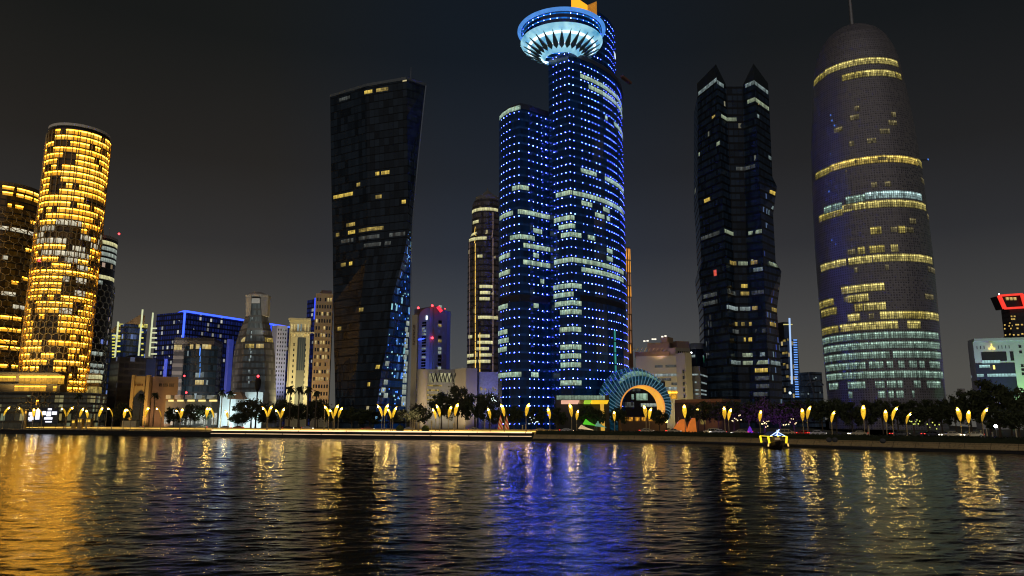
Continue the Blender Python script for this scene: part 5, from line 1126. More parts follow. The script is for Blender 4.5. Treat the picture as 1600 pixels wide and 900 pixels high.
# pole x, head bottom y, tip x, tip y, what it stands by
LAMPS = [(6,648,17,635,'arched leaf lamp at the far left end of the quay'),(36,650,27,635,'arched leaf lamp just left of the lit white screens'),(52,652,58,638,'leaf lamp in front of the left white screen'),(66,652,60,637,'leaf lamp between the two white screens'),
 (103,650,93,636,'leaf lamp right of the white screens, tip bending left'),(105,648,116,635,'leaf lamp right of the white screens, tip bending right'),(125,648,134,637,'orange-tinted leaf lamp by the yellow kiosks, tip bending right'),(137,651,139,640,'leaf lamp facing forward beside the yellow kiosks'),
 (155,648,164,636,'left lamp of the arched pair right of the yellow kiosks'),(176,650,170,636,'right lamp of the arched pair right of the yellow kiosks'),(194,649,200,639,'back lamp above the pale planter box'),(205,651,199,638,'front lamp above the pale planter box'),
 (227,648,236,636,'left lamp of the wide arched pair below the tan building'),(252,650,244,636,'right lamp of the wide arched pair below the tan building'),(282,652,275,639,'left lamp of the close pair before the white shopfronts'),(283,648,289,638,'right lamp of the close pair before the white shopfronts'),
 (323,648,328,636,'left lamp of the close arch beside the white hall'),(334,650,329,636,'right lamp of the close arch beside the white hall'),(356,655,355,641,'small pale leaf lamp against the white hall'),
 (417.5,648,411,635,'left blade of the first V pair right of the round dark tree'),(419,648,428,634,'right blade of the first V pair right of the round dark tree'),(438,650,431,639,'left blade of the second V pair right of the round dark tree'),(439.5,648,447,637,'right blade of the second V pair right of the round dark tree'),
 (514,648,508,633,'leftmost leaf lamp below the left edge of the black tower'),(523,648,531,632,'tall right-bending lamp below the left edge of the black tower'),(521,651,516,639,'small left-bending lamp below the left edge of the black tower'),(529,648,537,636,'rightmost leaf lamp below the left edge of the black tower'),
 (597,646,590,632,'leftmost lamp of the four below the blue facet of the black tower'),(601,645,609,631,'second lamp of the four below the blue facet, tip right'),(611,650,606,638,'third lamp of the four below the blue facet, tip left'),(614,648,622,635,'rightmost lamp of the four below the blue facet'),
 (681,650,676,638,'lower lamp of the left pair before the conference block'),(687.5,646,682,632,'taller lamp of the left pair before the conference block'),(701,647,707,634,'lower lamp of the right-bending pair before the conference block'),(711,644,717,630,'taller lamp of the right-bending pair before the conference block'),
 (766,648,762,637,'dim small leaf lamp left of the red striped tents'),(788,648,782,631,'bright leaf lamp above the red striped tents'),(822,645,827,630,'yellow leaf lamp with right-bending tip below the blue lower wing'),(859,650,855,637,'single upright leaf lamp below the valley of the blue tower'),
 (893,646,889,631,'leaf lamp below the pink end of the pavilion canopy'),(901,650,903,640,'faint leaf lamp right beside the pink canopy lamp'),(960,651,958,642,'small leaf lamp left of the ring pavilion'),(1009,648,1004,633,'front leaf lamp below the ring opening'),(1014,648,1016,637,'back leaf lamp below the ring opening'),
 (1070,650,1066,632,'striped looking leaf lamp before the orange arched tent'),(1132,650,1128,635,'front lamp of the close pair below the horned tower'),(1138,650,1140,638,'back lamp of the close pair below the horned tower'),
 (1187,655,1186,641,'leaf lamp standing left of the boat by the purple trees'),(1254,653,1249,638,'left lamp of the pair right of the boat'),(1261,651,1262,634,'right brighter lamp of the pair right of the boat'),(1299,657,1300,642,'lone leaf lamp between the boat and the bullet tower axis'),
 (1349,649,1343,633,'tall left-leaning leaf lamp below the bullet tower'),(1384,654,1378,640,'left lamp of the pair below the right side of the bullet tower'),(1394,653,1397,635,'right brighter lamp of the pair below the right side of the bullet tower'),(1416,659,1419,644,'low leaf lamp under the bullet tower right edge'),
 (1500,651,1489,636,'left-leaning leaf lamp above the pale parked car'),(1513,655,1507,641,'narrow bent leaf lamp right of the pale parked car'),(1533,644,1536,637,'half hidden leaf lamp among the dark trees under the emblem building')]
for px, yb, tx, ty, lab in LAMPS:
    sd = shore_d(px); d = sd+(18 if px < 340 else 22 if px < 840 else 20 if px < 1150 else 22)
    z = zat(ty, d); sc = max(.45, (z-GZ)/10.2); x = at(px, yb, d).x
    lean = (at(tx, ty, d).x-x); lean = lean-0.0; k = max(-1, min(1, lean/(2.75*sc)))
    rz = math.acos(k)*(-1)                                 # tips turn towards the water as they straighten up
    if first[0]: o = lamp0; o.location = (x,d,GZ); o.scale = (sc,)*3; o.rotation_euler = (0,0,rz); o['label'] = lab; first[0] = False
    else: clone(lamp0, (x,d,GZ), rz, sc, lab)
q = profile(-420, 832, [(23.6,GZ-.1),(23.6,GZ+1.15),(24.0,GZ+1.15),(24.0,GZ-.1)]).build('promenade_wall', plain('tan_promenade_wall', (.6,.45,.2), .85, var=.5, scale=.35)); tag(q, 'low tan wall behind the leaf lamps on the left promenade', 'wall')
# ---- trees
leafg = plain('dark_green_leaves', (.065,.08,.03), .8, var=.6, scale=.7); leafd = plain('olive_leaves', (.085,.085,.04), .8, var=.5, scale=.6)
bark = plain('grey_brown_bark', (.12,.09,.06), .9)
def crown_mesh(rnd, w, h, zc, nclump, nleaf, size):
    """leaf blades in clumps through the crown, with gaps"""
    mb = MB()
    for c in range(nclump):
        th_, ph = rnd.random()*2*PI, math.acos(1-1.75*rnd.random()); rr_ = .35+.65*rnd.random()**.5
        cx, cy, cz = w*rr_*math.sin(ph)*math.cos(th_), w*rr_*math.sin(ph)*math.sin(th_), zc+h*rr_*math.cos(ph)
        cr_ = .16*w*(.7+.9*rnd.random())
        for l in range(nleaf):
            v = Vector((rnd.gauss(0,1), rnd.gauss(0,1), rnd.gauss(0,.8)))*cr_*.62; p = Vector((cx,cy,cz))+v
            a = Vector((rnd.gauss(0,1), rnd.gauss(0,1), rnd.gauss(0,.6))).normalized()*size*(.6+.8*rnd.random()); b = a.cross(Vector((rnd.gauss(0,1),rnd.gauss(0,1),rnd.gauss(0,1)))).normalized()*size*.45
            mb.face((p-a, p+b, p+a, p-b))
    return mb
def make_tree(seed, w, h, zc, mat, limbs=6):
    rnd = random.Random(seed); th = thing('tree', 'tree', 'tree', (0,0,0))
    mb = MB(); mb.tube([(0,0,-.1),(.05,.03,zc*.4),(.1*w*.3,0,zc*.75)], [.28,.20,.13], 7)
    for k in range(limbs):
        a = 2*PI*k/limbs+rnd.random(); mb.tube([(0,0,zc*(.45+.3*rnd.random())),(w*.35*math.cos(a),w*.35*math.sin(a),zc),(w*.7*math.cos(a),w*.7*math.sin(a),zc+h*.5*rnd.random())], [.11,.07,.03], 5)
    mb.build('trunk', bark, th); crown_mesh(rnd, w, h, zc, 46, 46, .42).build('crown', mat, th); return th
protos = [make_tree(1, 4.2, 3.2, 5.2, leafg), make_tree(2, 5.2, 3.0, 4.8, leafd), make_tree(3, 3.6, 4.0, 5.8, leafg), make_tree(4, 4.8, 3.4, 5.0, leafd)]
used = set(); PH = [8.6, 8.0, 10., 8.6]; PW = [4.4, 5.4, 3.8, 5.0]
def tree(px, ytop, hw, d, lab, v=None, cat='tree'):
    """crown top at ytop, half width in pixels"""
    v = (int(px*7)+int(d)) % 4 if v is None else v
    H = zat(ytop, d)-GZ; sx = hw/F*d/PW[v]; sz = H/PH[v]; x = at(px, 650, d).x
    if v not in used: o = protos[v]; used.add(v); o.location = (x,d,GZ); o.scale = (sx,sx,sz); o['label'] = lab; o.rotation_euler[2] = px
    else: o = clone(protos[v], (x,d,GZ), px*1.7, (sx,sx,sz), lab)
    o['group'] = 'dark trees behind the waterfront road'
T_ = [(20,645,12,352,'small dim tree at the far left under the gold podium'),(190,630,14,345,'dark tree left of the floodlit tan front'),(272,634,14,346,'dark tree before the first lit canopies'),(298,632,15,345,'dark tree under the middle lit canopies'),(318,633,13,346,'dark tree under the last lit canopies'),
 (393,626,30,318,'big round dark tree standing before the white hall'),(372,645,14,316,'low dark tree at the left foot of the big round one'),(418,640,14,330,'dark tree tucked right of the big round one'),
 (440,626,20,345,'dark tree below the lavender block'),(468,630,20,348,'dark tree below the cream building'),(497,626,20,350,'dark tree below the tan hotel'),(522,637,18,330,'dark low tree at the black tower left corner'),(550,636,20,318,'dark low tree under the black tower middle'),(578,638,20,316,'dark low tree under the black tower right part'),(625,640,20,312,'dark low tree below the greenish edge of the black tower'),(655,633,18,312,'dark tree below the beige pylon'),
 (690,612,20,318,'dark tree before the truss windows'),(715,604,22,314,'tallest dark tree before the conference block'),(742,612,20,312,'dark tree before the tall beige pier'),(765,616,18,306,'dark tree before the patterned block'),(775,640,14,290,'low dark tree left of the red striped tents'),
 (803,634,16,275,'dark tree right of the red striped tents'),(838,632,16,272,'dark tree before the blue lower wing'),(872,634,14,270,'dark tree left of the pavilion canopy'),(918,633,17,262,'dark round tree below the green canopy part'),(938,640,10,262,'small dark tree before the amber column'),(966,636,14,262,'dark tree left of the ring opening'),(1030,640,15,262,'dark tree below the right of the ring opening'),
 (1082,632,15,262,'dark tree behind the orange arched tent'),(1100,626,17,268,'first dark tree of the long row below the horned tower'),(1122,628,17,262,'dark tree behind the close lamp pair below the horned tower'),(1146,625,18,262,'dark tree under the middle of the horned tower'),(1170,627,18,258,'dark tree left of the purple lit ones'),(1194,624,18,255,'dark tree glowing purple at its foot left of the boat'),(1218,625,18,252,'dark tree glowing purple right behind the boat'),(1240,622,18,250,'dark tree below the slim blue tower'),(1262,624,18,246,'dark tree behind the lamp pair right of the boat'),
 (1284,625,18,240,'dark tree below the small framed building'),(1306,622,18,238,'dark tree at the left edge of the bullet tower'),(1330,625,18,236,'dark tree left of the bullet tower axis'),(1354,622,18,232,'dark tree behind the tall left-leaning lamp'),(1378,624,18,230,'dark tree right of the bullet tower axis'),(1402,623,18,228,'dark tree behind the bright lamp pair'),(1426,622,18,224,'dark tree behind the low lamp of the bullet tower'),(1448,621,18,222,'dark tree under the right edge of the bullet tower'),(1470,622,17,220,'dark tree in the sky gap right of the bullet tower'),
 (1492,618,18,216,'dark tree behind the left-leaning lamp at the right'),(1516,606,22,214,'dark tree before the purple wall of the emblem building'),(1546,588,30,212,'broadest tallest tree before the emblem building'),(1578,604,26,206,'dark tree before the green wall of the emblem building'),(1606,600,26,200,'dark tree cut by the right edge of the picture'),(1560,636,30,190,'low dark tree behind the white glaring lamp'),(1590,640,26,186,'low dark tree at the right edge by the sea wall')]
for a in T_: tree(*a)
for k, (px, w_, lab) in enumerate(((1112,22,'first stretch of dark shrubs'),(1180,26,'second stretch of dark shrubs'),(1260,26,'third stretch of dark shrubs'),(1330,26,'fourth stretch of dark shrubs'),(1420,28,'fifth stretch of dark shrubs'))):
    pass
# ---- palms
frondm = plain('palm_fronds', (.05,.06,.025), .8, var=.4); palmbark = plain('palm_bark', (.17,.13,.08), .9, var=.4, scale=3.)
def make_palm(seed, H=12., fr=2.3):
    rnd = random.Random(seed); th = thing('palm_tree', 'palm', 'palm tree', (0,0,0))
    mb = MB(); mb.tube([(0,0,-.1),(.05,0,H*.3),(-.04,.03,H*.7),(0,0,H)], [.26,.20,.17,.2], 7); mb.build('trunk', palmbark, th)
    mb = MB()
    for k in range(26):
        a = 2*PI*k/26*1.0+rnd.random()*.3; el = rnd.uniform(-.5, 1.25); L_ = fr*rnd.uniform(.8,1.1); prev = None
        for s_ in range(6):
            f_ = s_/5; r_ = L_*f_*math.cos(el)*(1-.15*f_); z_ = H+L_*f_*math.sin(el)-1.1*f_*f_*L_*.6
            p = Vector((r_*math.cos(a), r_*math.sin(a), z_)); w_ = .34*math.sin(PI*min(1, f_*.9+.12)); s2 = Vector((-math.sin(a), math.cos(a), -.35))*w_; s3 = Vector((math.sin(a), -math.cos(a), -.35))*w_
            if prev: mb.face((prev[0], p, p+s2, prev[1])); mb.face((prev[0], prev[2], p+s3, p))
            prev = (p, p+s2, p+s3)
    mb.build('crown', frondm, th); return th
palm0 = make_palm(4); pf = [True]
for px, yc, d, lab in ((452,606,338,'leftmost tall palm against the cream building'),(466,607,338,'middle tall palm against the cream building'),(480,607,338,'right tall palm against the cream building'),(493,613,338,'tall palm against the tan hotel foot'),(345,612,342,'palm at the left corner of the white hall'),(358,613,342,'palm over the brown hipped roof'),(218,618,340,'short palm before the arched tan front'),(240,616,340,'bushy palm between the tan front and brown wing'),(101,650,334,'small yellow lit palm right of the white screens'),(120,617,336,'palm before the dim podium glass'),(1086,640,255,'spiky palm beside the striped looking lamp'),(870,655,246,'low palm before the blue tower lobby'),(1512,662,200,'low palm between the two leaning lamps at the right')):
    H = zat(yc, d)-GZ; sc = H/12.; x = at(px, 650, d).x; sxy = max(sc, .55)
    if pf[0]: o = palm0; o.location = (x,d,GZ); o.scale = (sxy,sxy,sc); o['label'] = lab; pf[0] = False
    else: o = clone(palm0, (x,d,GZ), px, (sxy,sxy,sc), lab)
    o['group'] = 'palms along the waterfront road'
# ---- hedge on the sea wall (nobody could count its shrubs), clipped bushes
hm = plain('hedge_leaves', (.035,.045,.02), .9, var=.5, scale=1.2)
hd = profile(834, 2240, [(1.7,GZ-.1),(1.65,2.35),(1.9,2.62),(2.9,2.66),(3.2,2.3),(3.2,GZ-.1)]); rnd = random.Random(8)
for p, n in along(834, 2240, .9):
    for k in range(3):
        c = p+n*(1.7+rnd.random()*1.4)+Vector((rnd.uniform(-.6,.6), 0, 2.3+rnd.random()*.5)); a = Vector((rnd.gauss(0,1),rnd.gauss(0,1),rnd.gauss(0,.8))).normalized()*.22; b = a.cross(Vector((rnd.gauss(0,1),rnd.gauss(0,1),rnd.gauss(0,1)))).normalized()*.14
        hd.face((c-a, c+b, c+a, c-b))
tag(hd.build('hedge', hm), 'long clipped dark hedge on top of the tan sea wall', 'hedge', kind='stuff')
for px, d, lab in ((625,246,'round clipped bush left of the hooked lamp post'),(665,244,'round clipped bush right of the hooked lamp post')):
    q = at(px, 665, d); rnd = random.Random(px); mb = MB()
    for k in range(700):
        v = Vector((rnd.gauss(0,1),rnd.gauss(0,1),rnd.gauss(0,1))).normalized()*(1.3*(.8+.25*rnd.random())); c = Vector((q.x,d,GZ+1.2))+v; a = v.cross(Vector((rnd.gauss(0,1),rnd.gauss(0,1),1))).normalized()*.2; b = v.cross(a).normalized()*.14
        if c.z > GZ: mb.face((c-a,c+b,c+a,c-b))
    mb.ball((q.x,d,GZ+1.15), 1.0, 8); th = thing('bush', lab, 'bush', (q.x,d,GZ)); mb.build('foliage', plain('lit_bush', (.10,.13,.03), .9, var=.4), th)
# ---- other posts
def gooseneck(px, yt, dx, d, lab, mat, on=False):
    q = at(px, 665, d); zt = zat(yt, d); r_ = dx/F*d; th = thing('lamp_post', lab, 'lamp post', (q.x,d,GZ))
    mb = MB(); mb.tube([(q.x,d,GZ),(q.x,d,zt-1.6),(q.x+r_*.25,d,zt-.4),(q.x+r_*.7,d,zt),(q.x+r_,d,zt-.1)], [.16,.12,.10,.09,.08], 7); mb.build('post', mat, th)
    mb = MB(); mb.box((q.x+r_*1.02,d,zt-.32), (.9,.45,.28), taper=.7); mb.build('lamp_head', mat if not on else emit('soft_lamp', (1,.85,.6), 2.), th)
gooseneck(641, 647, -9, 252, 'hooked lamp post between the two clipped bushes', plain('pale_post', (.5,.46,.36), .6))
gooseneck(664, 640, 9, 262, 'thin dark hooked lamp post left of the conference block lamps', dark_metal)
def post(px, y0, y1, d, lab, mat, wd=.28, name='post', cat='post', grp=None):
    q = at(px, (y0+y1)/2, d); th = thing(name, lab, cat, (q.x,d,GZ), grp); mb = MB(); mb.tube([(q.x,d,GZ),(q.x,d,zat(y0,d))], [wd,wd*.9], 8); mb.build('shaft', mat, th)
    mb = MB(); mb.lathe([(wd*1.25,0),(wd*1.25,.12),(0,.2)], (q.x,d,zat(y0,d)), 10); mb.build('cap', mat, th); return th
pp = plain('lit_cream_post', (.55,.47,.28), .7)
for px, y0, d, lab in ((644.5,656,250,'pale bollard right of the hooked lamp post'),(648,657,252,'dim bollard second right of the hooked lamp post'),(653.5,661,248,'short pale bollard before the clipped bush'),(674.5,658,250,'stubby bollard left of the conference block lamps'),(709.5,662,248,'thin bollard under the right-bending lamps'),(726,664,246,'lone short bollard under the tallest tree'),(757.5,656,246,'tan bollard left of the red striped tents'),(816.5,665,240,'left yellow bollard under the lower wing lamp'),(821.5,664,240,'right yellow bollard under the lower wing lamp'),
 (1532,673,186,'tall left bollard by the glaring white lamp'),(1541,671,184,'tall middle bollard by the glaring white lamp'),(1550,676,186,'short bollard beside the glaring white lamp'),(1587,671,180,'thin pole at the right edge'),(1357,666,205,'faint bollard right of the tall left-leaning lamp')):
    post(px, y0, 668, d, lab, pp, .22 if d > 200 else .17)
q = at(166, 655, 328); post(166, 637, 668, 328, 'bare pole inside the arched lamp pair', polem, .14, 'pole', 'pole'); post(507, 634, 668, 262, 'bare pole left of the black tower lamps', polem, .14, 'pole', 'pole'); post(127+54, 600, 650, 350, 'tall dark mast left of the tan building', dark_metal, .16, 'mast', 'mast')
# glaring white lamp, telecom mast, red beacons
q = at(1556, 668, 178); th = thing('lamp_post', 'glaring white lamp on a thin post at the right', 'lamp post', (q.x,178,GZ))
mb = MB(); mb.tube([(q.x,178,GZ),(q.x,178,q.z)], [.09,.07], 7); mb.build('post', steel, th); mb = MB(); mb.ball((q.x,178,q.z+.3), .36, 10); mb.build('globe', emit('glaring_white', (.85,.9,1.), 22.), th)
q = at(403.5, 592, 322); th = thing('telecom_mast', 'tall dark mast with a shrouded top and red light above the round tree', 'mast', (q.x,322,GZ))
mb = MB(); mb.tube([(q.x,322,GZ),(q.x,322,zat(612,322))], [.42,.3], 8); mb.build('shaft', dark_metal, th)
mb = MB(); mb.lathe([(.3,0),(1.0,1.2),(1.25,3.),(1.2,5.2),(.6,6.6),(0,7)], (q.x,322,zat(612,322)), 12); mb.build('shroud', plain('dark_shroud', (.03,.025,.02), .8), th)
mb = MB(); mb.ball((q.x+.2,321,zat(588,322)), .55, 8); mb.build('beacon', red_light, th)
for px, y, d, lab in ((291,614,362,'red beacon on a short post over the canopies'),(288,588,380,'small red light on the brown wing roof')):
    q = at(px, y, d); th = thing('beacon', lab, 'beacon', (q.x,d,q.z-2)); mb = MB(); mb.tube([(q.x,d,q.z-5),(q.x,d,q.z)], .1, 6); mb.build('stem', dark_metal, th); mb = MB(); mb.ball((q.x,d,q.z+.2), .5, 8); mb.build('lens', red_light, th)
# ---- lit screens at the far left
scr_w = NT('screen_picture'); nz_ = scr_w.noise(.8, detail=2); scr_w.bsdf((.1,.1,.1), .4, 0, scr_w.mix(nz_, (.75,.82,1.), (1.,.95,1.)), 1.5); scr_w = scr_w.m
def screen(x0, x1, y0, y1, d, lab, blocks):
    a, b = at(x0, y1, d), at(x1, y1, d); th = thing('lit_screen', lab, 'screen', ((a.x+b.x)/2,d,GZ))
    mb = MB(); mb.box(((a.x+b.x)/2, d+.3, zat(y1,d)), (b.x-a.x,.5,zat(y0,d)-zat(y1,d))); mb.build('panel', plain('navy_panel', (.02,.03,.06), .5), th)
    for px in (x0+3, x1-3): mb = MB(); mb.tube([(at(px,y1,d).x,d+.3,GZ),(at(px,y1,d).x,d+.3,zat(y1,d))], .16, 6); mb.build('leg', dark_metal, th)
    for bx0, bx1, by0, by1 in blocks:
        p, q_ = at(bx0, by1, d), at(bx1, by0, d); mb = MB(); mb.box(((p.x+q_.x)/2, d-.05, p.z), (q_.x-p.x,.16,q_.z-p.z)); mb.build('lit_block', scr_w, th)
screen(43, 64, 638, 660, 340, 'left lit white screen on dark panel before the podium', ((45,51.5,644,649),(47,51,649.5,651),(44,53,651.5,656),(55,63,640,655.5),(45,50,657,658)))
screen(64.6, 90, 637, 662, 340, 'right lit screen with white blocks like a stack of signs', ((75,81,638,641),(66,72,642.5,648.5),(72.5,80,643,650.5),(81,89,643,648),(69,82,652,655.5),(71,81,658,660)))
# ---- kiosks, planter, tents, glowing mounds, warm terrace
def kiosk(x0, x1, y0, d, lab, wallm, litm):
    th = thing('kiosk', lab, 'kiosk', (at((x0+x1)/2,665,d).x,d,GZ)); o = quad(x0,d,x1,d,660,3); mb = MB(); mb.prism(o, GZ-.1, zat(y0+1.4,d)); mb.build('walls', wallm, th)
    mb = MB(); mb.prism(quad(x0-.8,d-.6,x1+.8,d-.6,660,4.2), zat(y0+1.4,d), zat(y0,d), bot=True); mb.build('roof', plain('kiosk_roof', (.4,.33,.2), .7), th)
    f = Facade(o, [GZ-.1, zat(y0+1.4,d)]); mb = MB(); f.patch(mb, .12, .88, zat(y0+6,d), zat(y0+2.2,d), .1); mb.build('counter_light', litm, th)
kl = emit('kiosk_yellow_light', (1.,.62,.06), .9, var=.6, scale=.7)
kiosk(121, 132, 653.5, 331, 'left yellow lit kiosk between the first leaf lamps', tanw, kl); kiosk(134, 146, 653.5, 331, 'right yellow lit kiosk between the first leaf lamps', tanw, kl)
kiosk(112, 120, 655, 333, 'small yellow lit kiosk by the lit palm', tanw, kl); kiosk(37, 42, 640, 344, 'narrow orange lit booth left of the white screens', tanw, emit('orange_booth', (1.,.5,.05), 1.))
th = thing('planter', 'long pale planter box below the front lamp pair', 'planter', (at(204,662,325).x,325,GZ)); mb = MB(); mb.prism(quad(190,325,218,325,665,3), GZ-.1, zat(657.5,325)); mb.build('box', plain('pale_planter', (.5,.46,.33), .8), th); mb = MB(); mb.prism(quad(190.5,325.4,217.5,325.4,665,2.2), zat(657.5,325)-.01, zat(656.8,325)); mb.build('soil', earth, th)
tentr = NT('red_striped_canvas'); u_, v_ = tentr.uv(); g_ = tentr.n('ShaderNodeNewGeometry'); s_ = tentr.n('ShaderNodeSeparateXYZ'); tentr.l(g_.outputs['Position'], s_.inputs[0]); st_ = tentr.math('GREATER_THAN', tentr.math('FRACT', tentr.math('ADD', tentr.math('MULTIPLY', s_.outputs[0], .9), tentr.math('MULTIPLY', s_.outputs[2], .55))), .5)
tentr.bsdf(tentr.mix(st_, (.5,.06,.03), (.7,.5,.3)), .7, 0, tentr.mix(st_, (1.,.10,.02), (1.,.55,.2)), .25); tentr = tentr.m
def tent(x0, x1, ytop, d, lab, mat, sail=False):
    a, b = at(x0, 668, d), at(x1, 668, d); zt = zat(ytop, d); w_ = (b.x-a.x)/2; c = Vector(((a.x+b.x)/2, d, GZ)); th = thing('tent', lab, 'tent', tuple(c)); mb = MB()
    if not sail:
        mb.lathe([(w_,0),(w_*.72,(zt-GZ)*.45),(w_*.36,(zt-GZ)*.8),(.08,zt-GZ)], tuple(c), 10)
    else:
        n = 10; P = lambda t_, k: Vector((a.x+(b.x-a.x)*t_, d+(-1.2 if k == 0 else 1.2), GZ+(zt-GZ)*math.sin(PI*min(1,t_*.62+.0))**1.0 if t_ < .99 else GZ+.6))
        for i in range(n): mb.face((P(i/n,0),P((i+1)/n,0),P((i+1)/n,1),P(i/n,1))); p0, p1 = P(i/n,0), P((i+1)/n,0); mb.face(((p0.x,p0.y,GZ),(p1.x,p1.y,GZ),p1,p0))
    mb.build('canvas', mat, th); mb = MB(); mb.tube([c+Vector((0,0,0)), c+Vector((0,0,zt-GZ+.7))], .07, 6); mb.build('pole', steel, th)
tent(777, 787, 649, 262, 'red striped pointed tent on the left', tentr); tent(787.5, 796, 650, 258, 'orange striped pointed tent on the right', tentr)
org = emit('orange_canvas_light', (1.,.24,.03), .42, (.5,.2,.05), var=.5, scale=.4)
tent(1050, 1072, 655, 248, 'long orange glowing arched tent left of the spiky palm', org, True); tent(1073, 1087, 653, 246, 'short bright orange arched tent right of the spiky palm', org, True)
tent(1166, 1177, 666, 214, 'small purple glowing pointed tent left of the boat', emit('purple_canvas_light', (.16,.03,.6), .7, (.2,.05,.5)))
def mound(x0, x1, y0, y1, d, lab, mat, name='awning', cat='awning'):
    a, b = at(x0, y1, d), at(x1, y1, d); th = thing(name, lab, cat, ((a.x+b.x)/2,d,GZ)); mb = MB()
    za, zb_ = zat(y1,d), zat(y0,d); mb.hexa([(a.x,d,za),(b.x,d,za-.5),(b.x,d+4,za-.3),(a.x,d+4,za),(a.x+1.,d+.6,zb_),(b.x-2.5,d+.6,zb_-.8),(b.x-2.5,d+4,zb_-.8),(a.x+1,d+4,zb_)]); mb.build('canvas', mat, th)
    for px in (x0+2, x1-2): q_ = at(px, y1, d); mb = MB(); mb.tube([(q_.x,d+1,GZ),(q_.x,d+1,za)], .1, 6); mb.build('leg', steel, th)
mound(912, 932, 655, 663, 256, 'bright green lit awning below the pavilion', emit('green_awning_light', (.12,.85,.02), .6, var=.4, scale=.5)); mound(931, 948, 658, 666, 257, 'pale mint awning right of the green one', emit('mint_awning_light', (.25,.6,.42), .4, var=.5, scale=.5)); mound(905, 928, 664, 670, 252, 'low cream lit awning under the green one', emit('cream_awning_light', (1.,.7,.35), .6, var=.8, scale=.6))
th, f, zt = building('terrace_restaurant', 'low brown restaurant wall with a band of orange lights below the ring', 'building', 966, 274, 1042, 274, 660, 651, 8, plain('brown_terrace_wall', (.22,.13,.06), .8))
al = lit('orange_terrace_light', (1.,.42,.03), 1.0, .9, .8, 1.0)
for x0, x1 in ((976,989),(992,1000),(1002,1010),(1012,1022),(1024,1036)): mb = MB(); a_, _ = f.find(x0, 657); b_, _ = f.find(x1, 657); f.patch(mb, a_, b_, zat(658,274), zat(652,274), .1); mb.build('lit_window', al, th)
q = at(1041, 660, 270); th = thing('lamp_post', 'yellow globe lamp beside the terrace restaurant', 'lamp post', (q.x,270,GZ)); mb = MB(); mb.tube([(q.x,270,GZ),(q.x,270,q.z)], .09, 6); mb.build('post', dark_metal, th); mb = MB(); mb.ball((q.x,270,q.z+.5), .6, 8); mb.build('globe', emit('yellow_globe', (1.,.65,.12), 9.), th)
q = at(1090, 643, 262); th = thing('lamp_post', 'bright yellow floodlight on a post right of the spiky palm', 'lamp post', (q.x,262,GZ)); mb = MB(); mb.tube([(q.x,262,GZ),(q.x,262,q.z)], .1, 6); mb.build('post', dark_metal, th); mb = MB(); mb.ball((q.x,262,q.z+.4), .55, 8); mb.build('globe', MATS['yellow_globe'], th)
th, f, zt = building('brown_hall', 'low brown hall with a sloping lit roof right of the ring', 'building', 1043, 300, 1128, 286, 640, 628, 14, plain('dark_brown_hall', (.12,.075,.045), .8))
mb = MB(); mb.prism(quad(1042,299,1129,285,640,16), zt, zt+1.2, bot=True); mb.build('roof_edge', plain('rust_roof', (.30,.15,.07), .8), th)
for x0, x1 in ((1096,1102),(1104,1111),(1113,1119)): f.band(x0, x1, 652, 3.2, dimw, th)
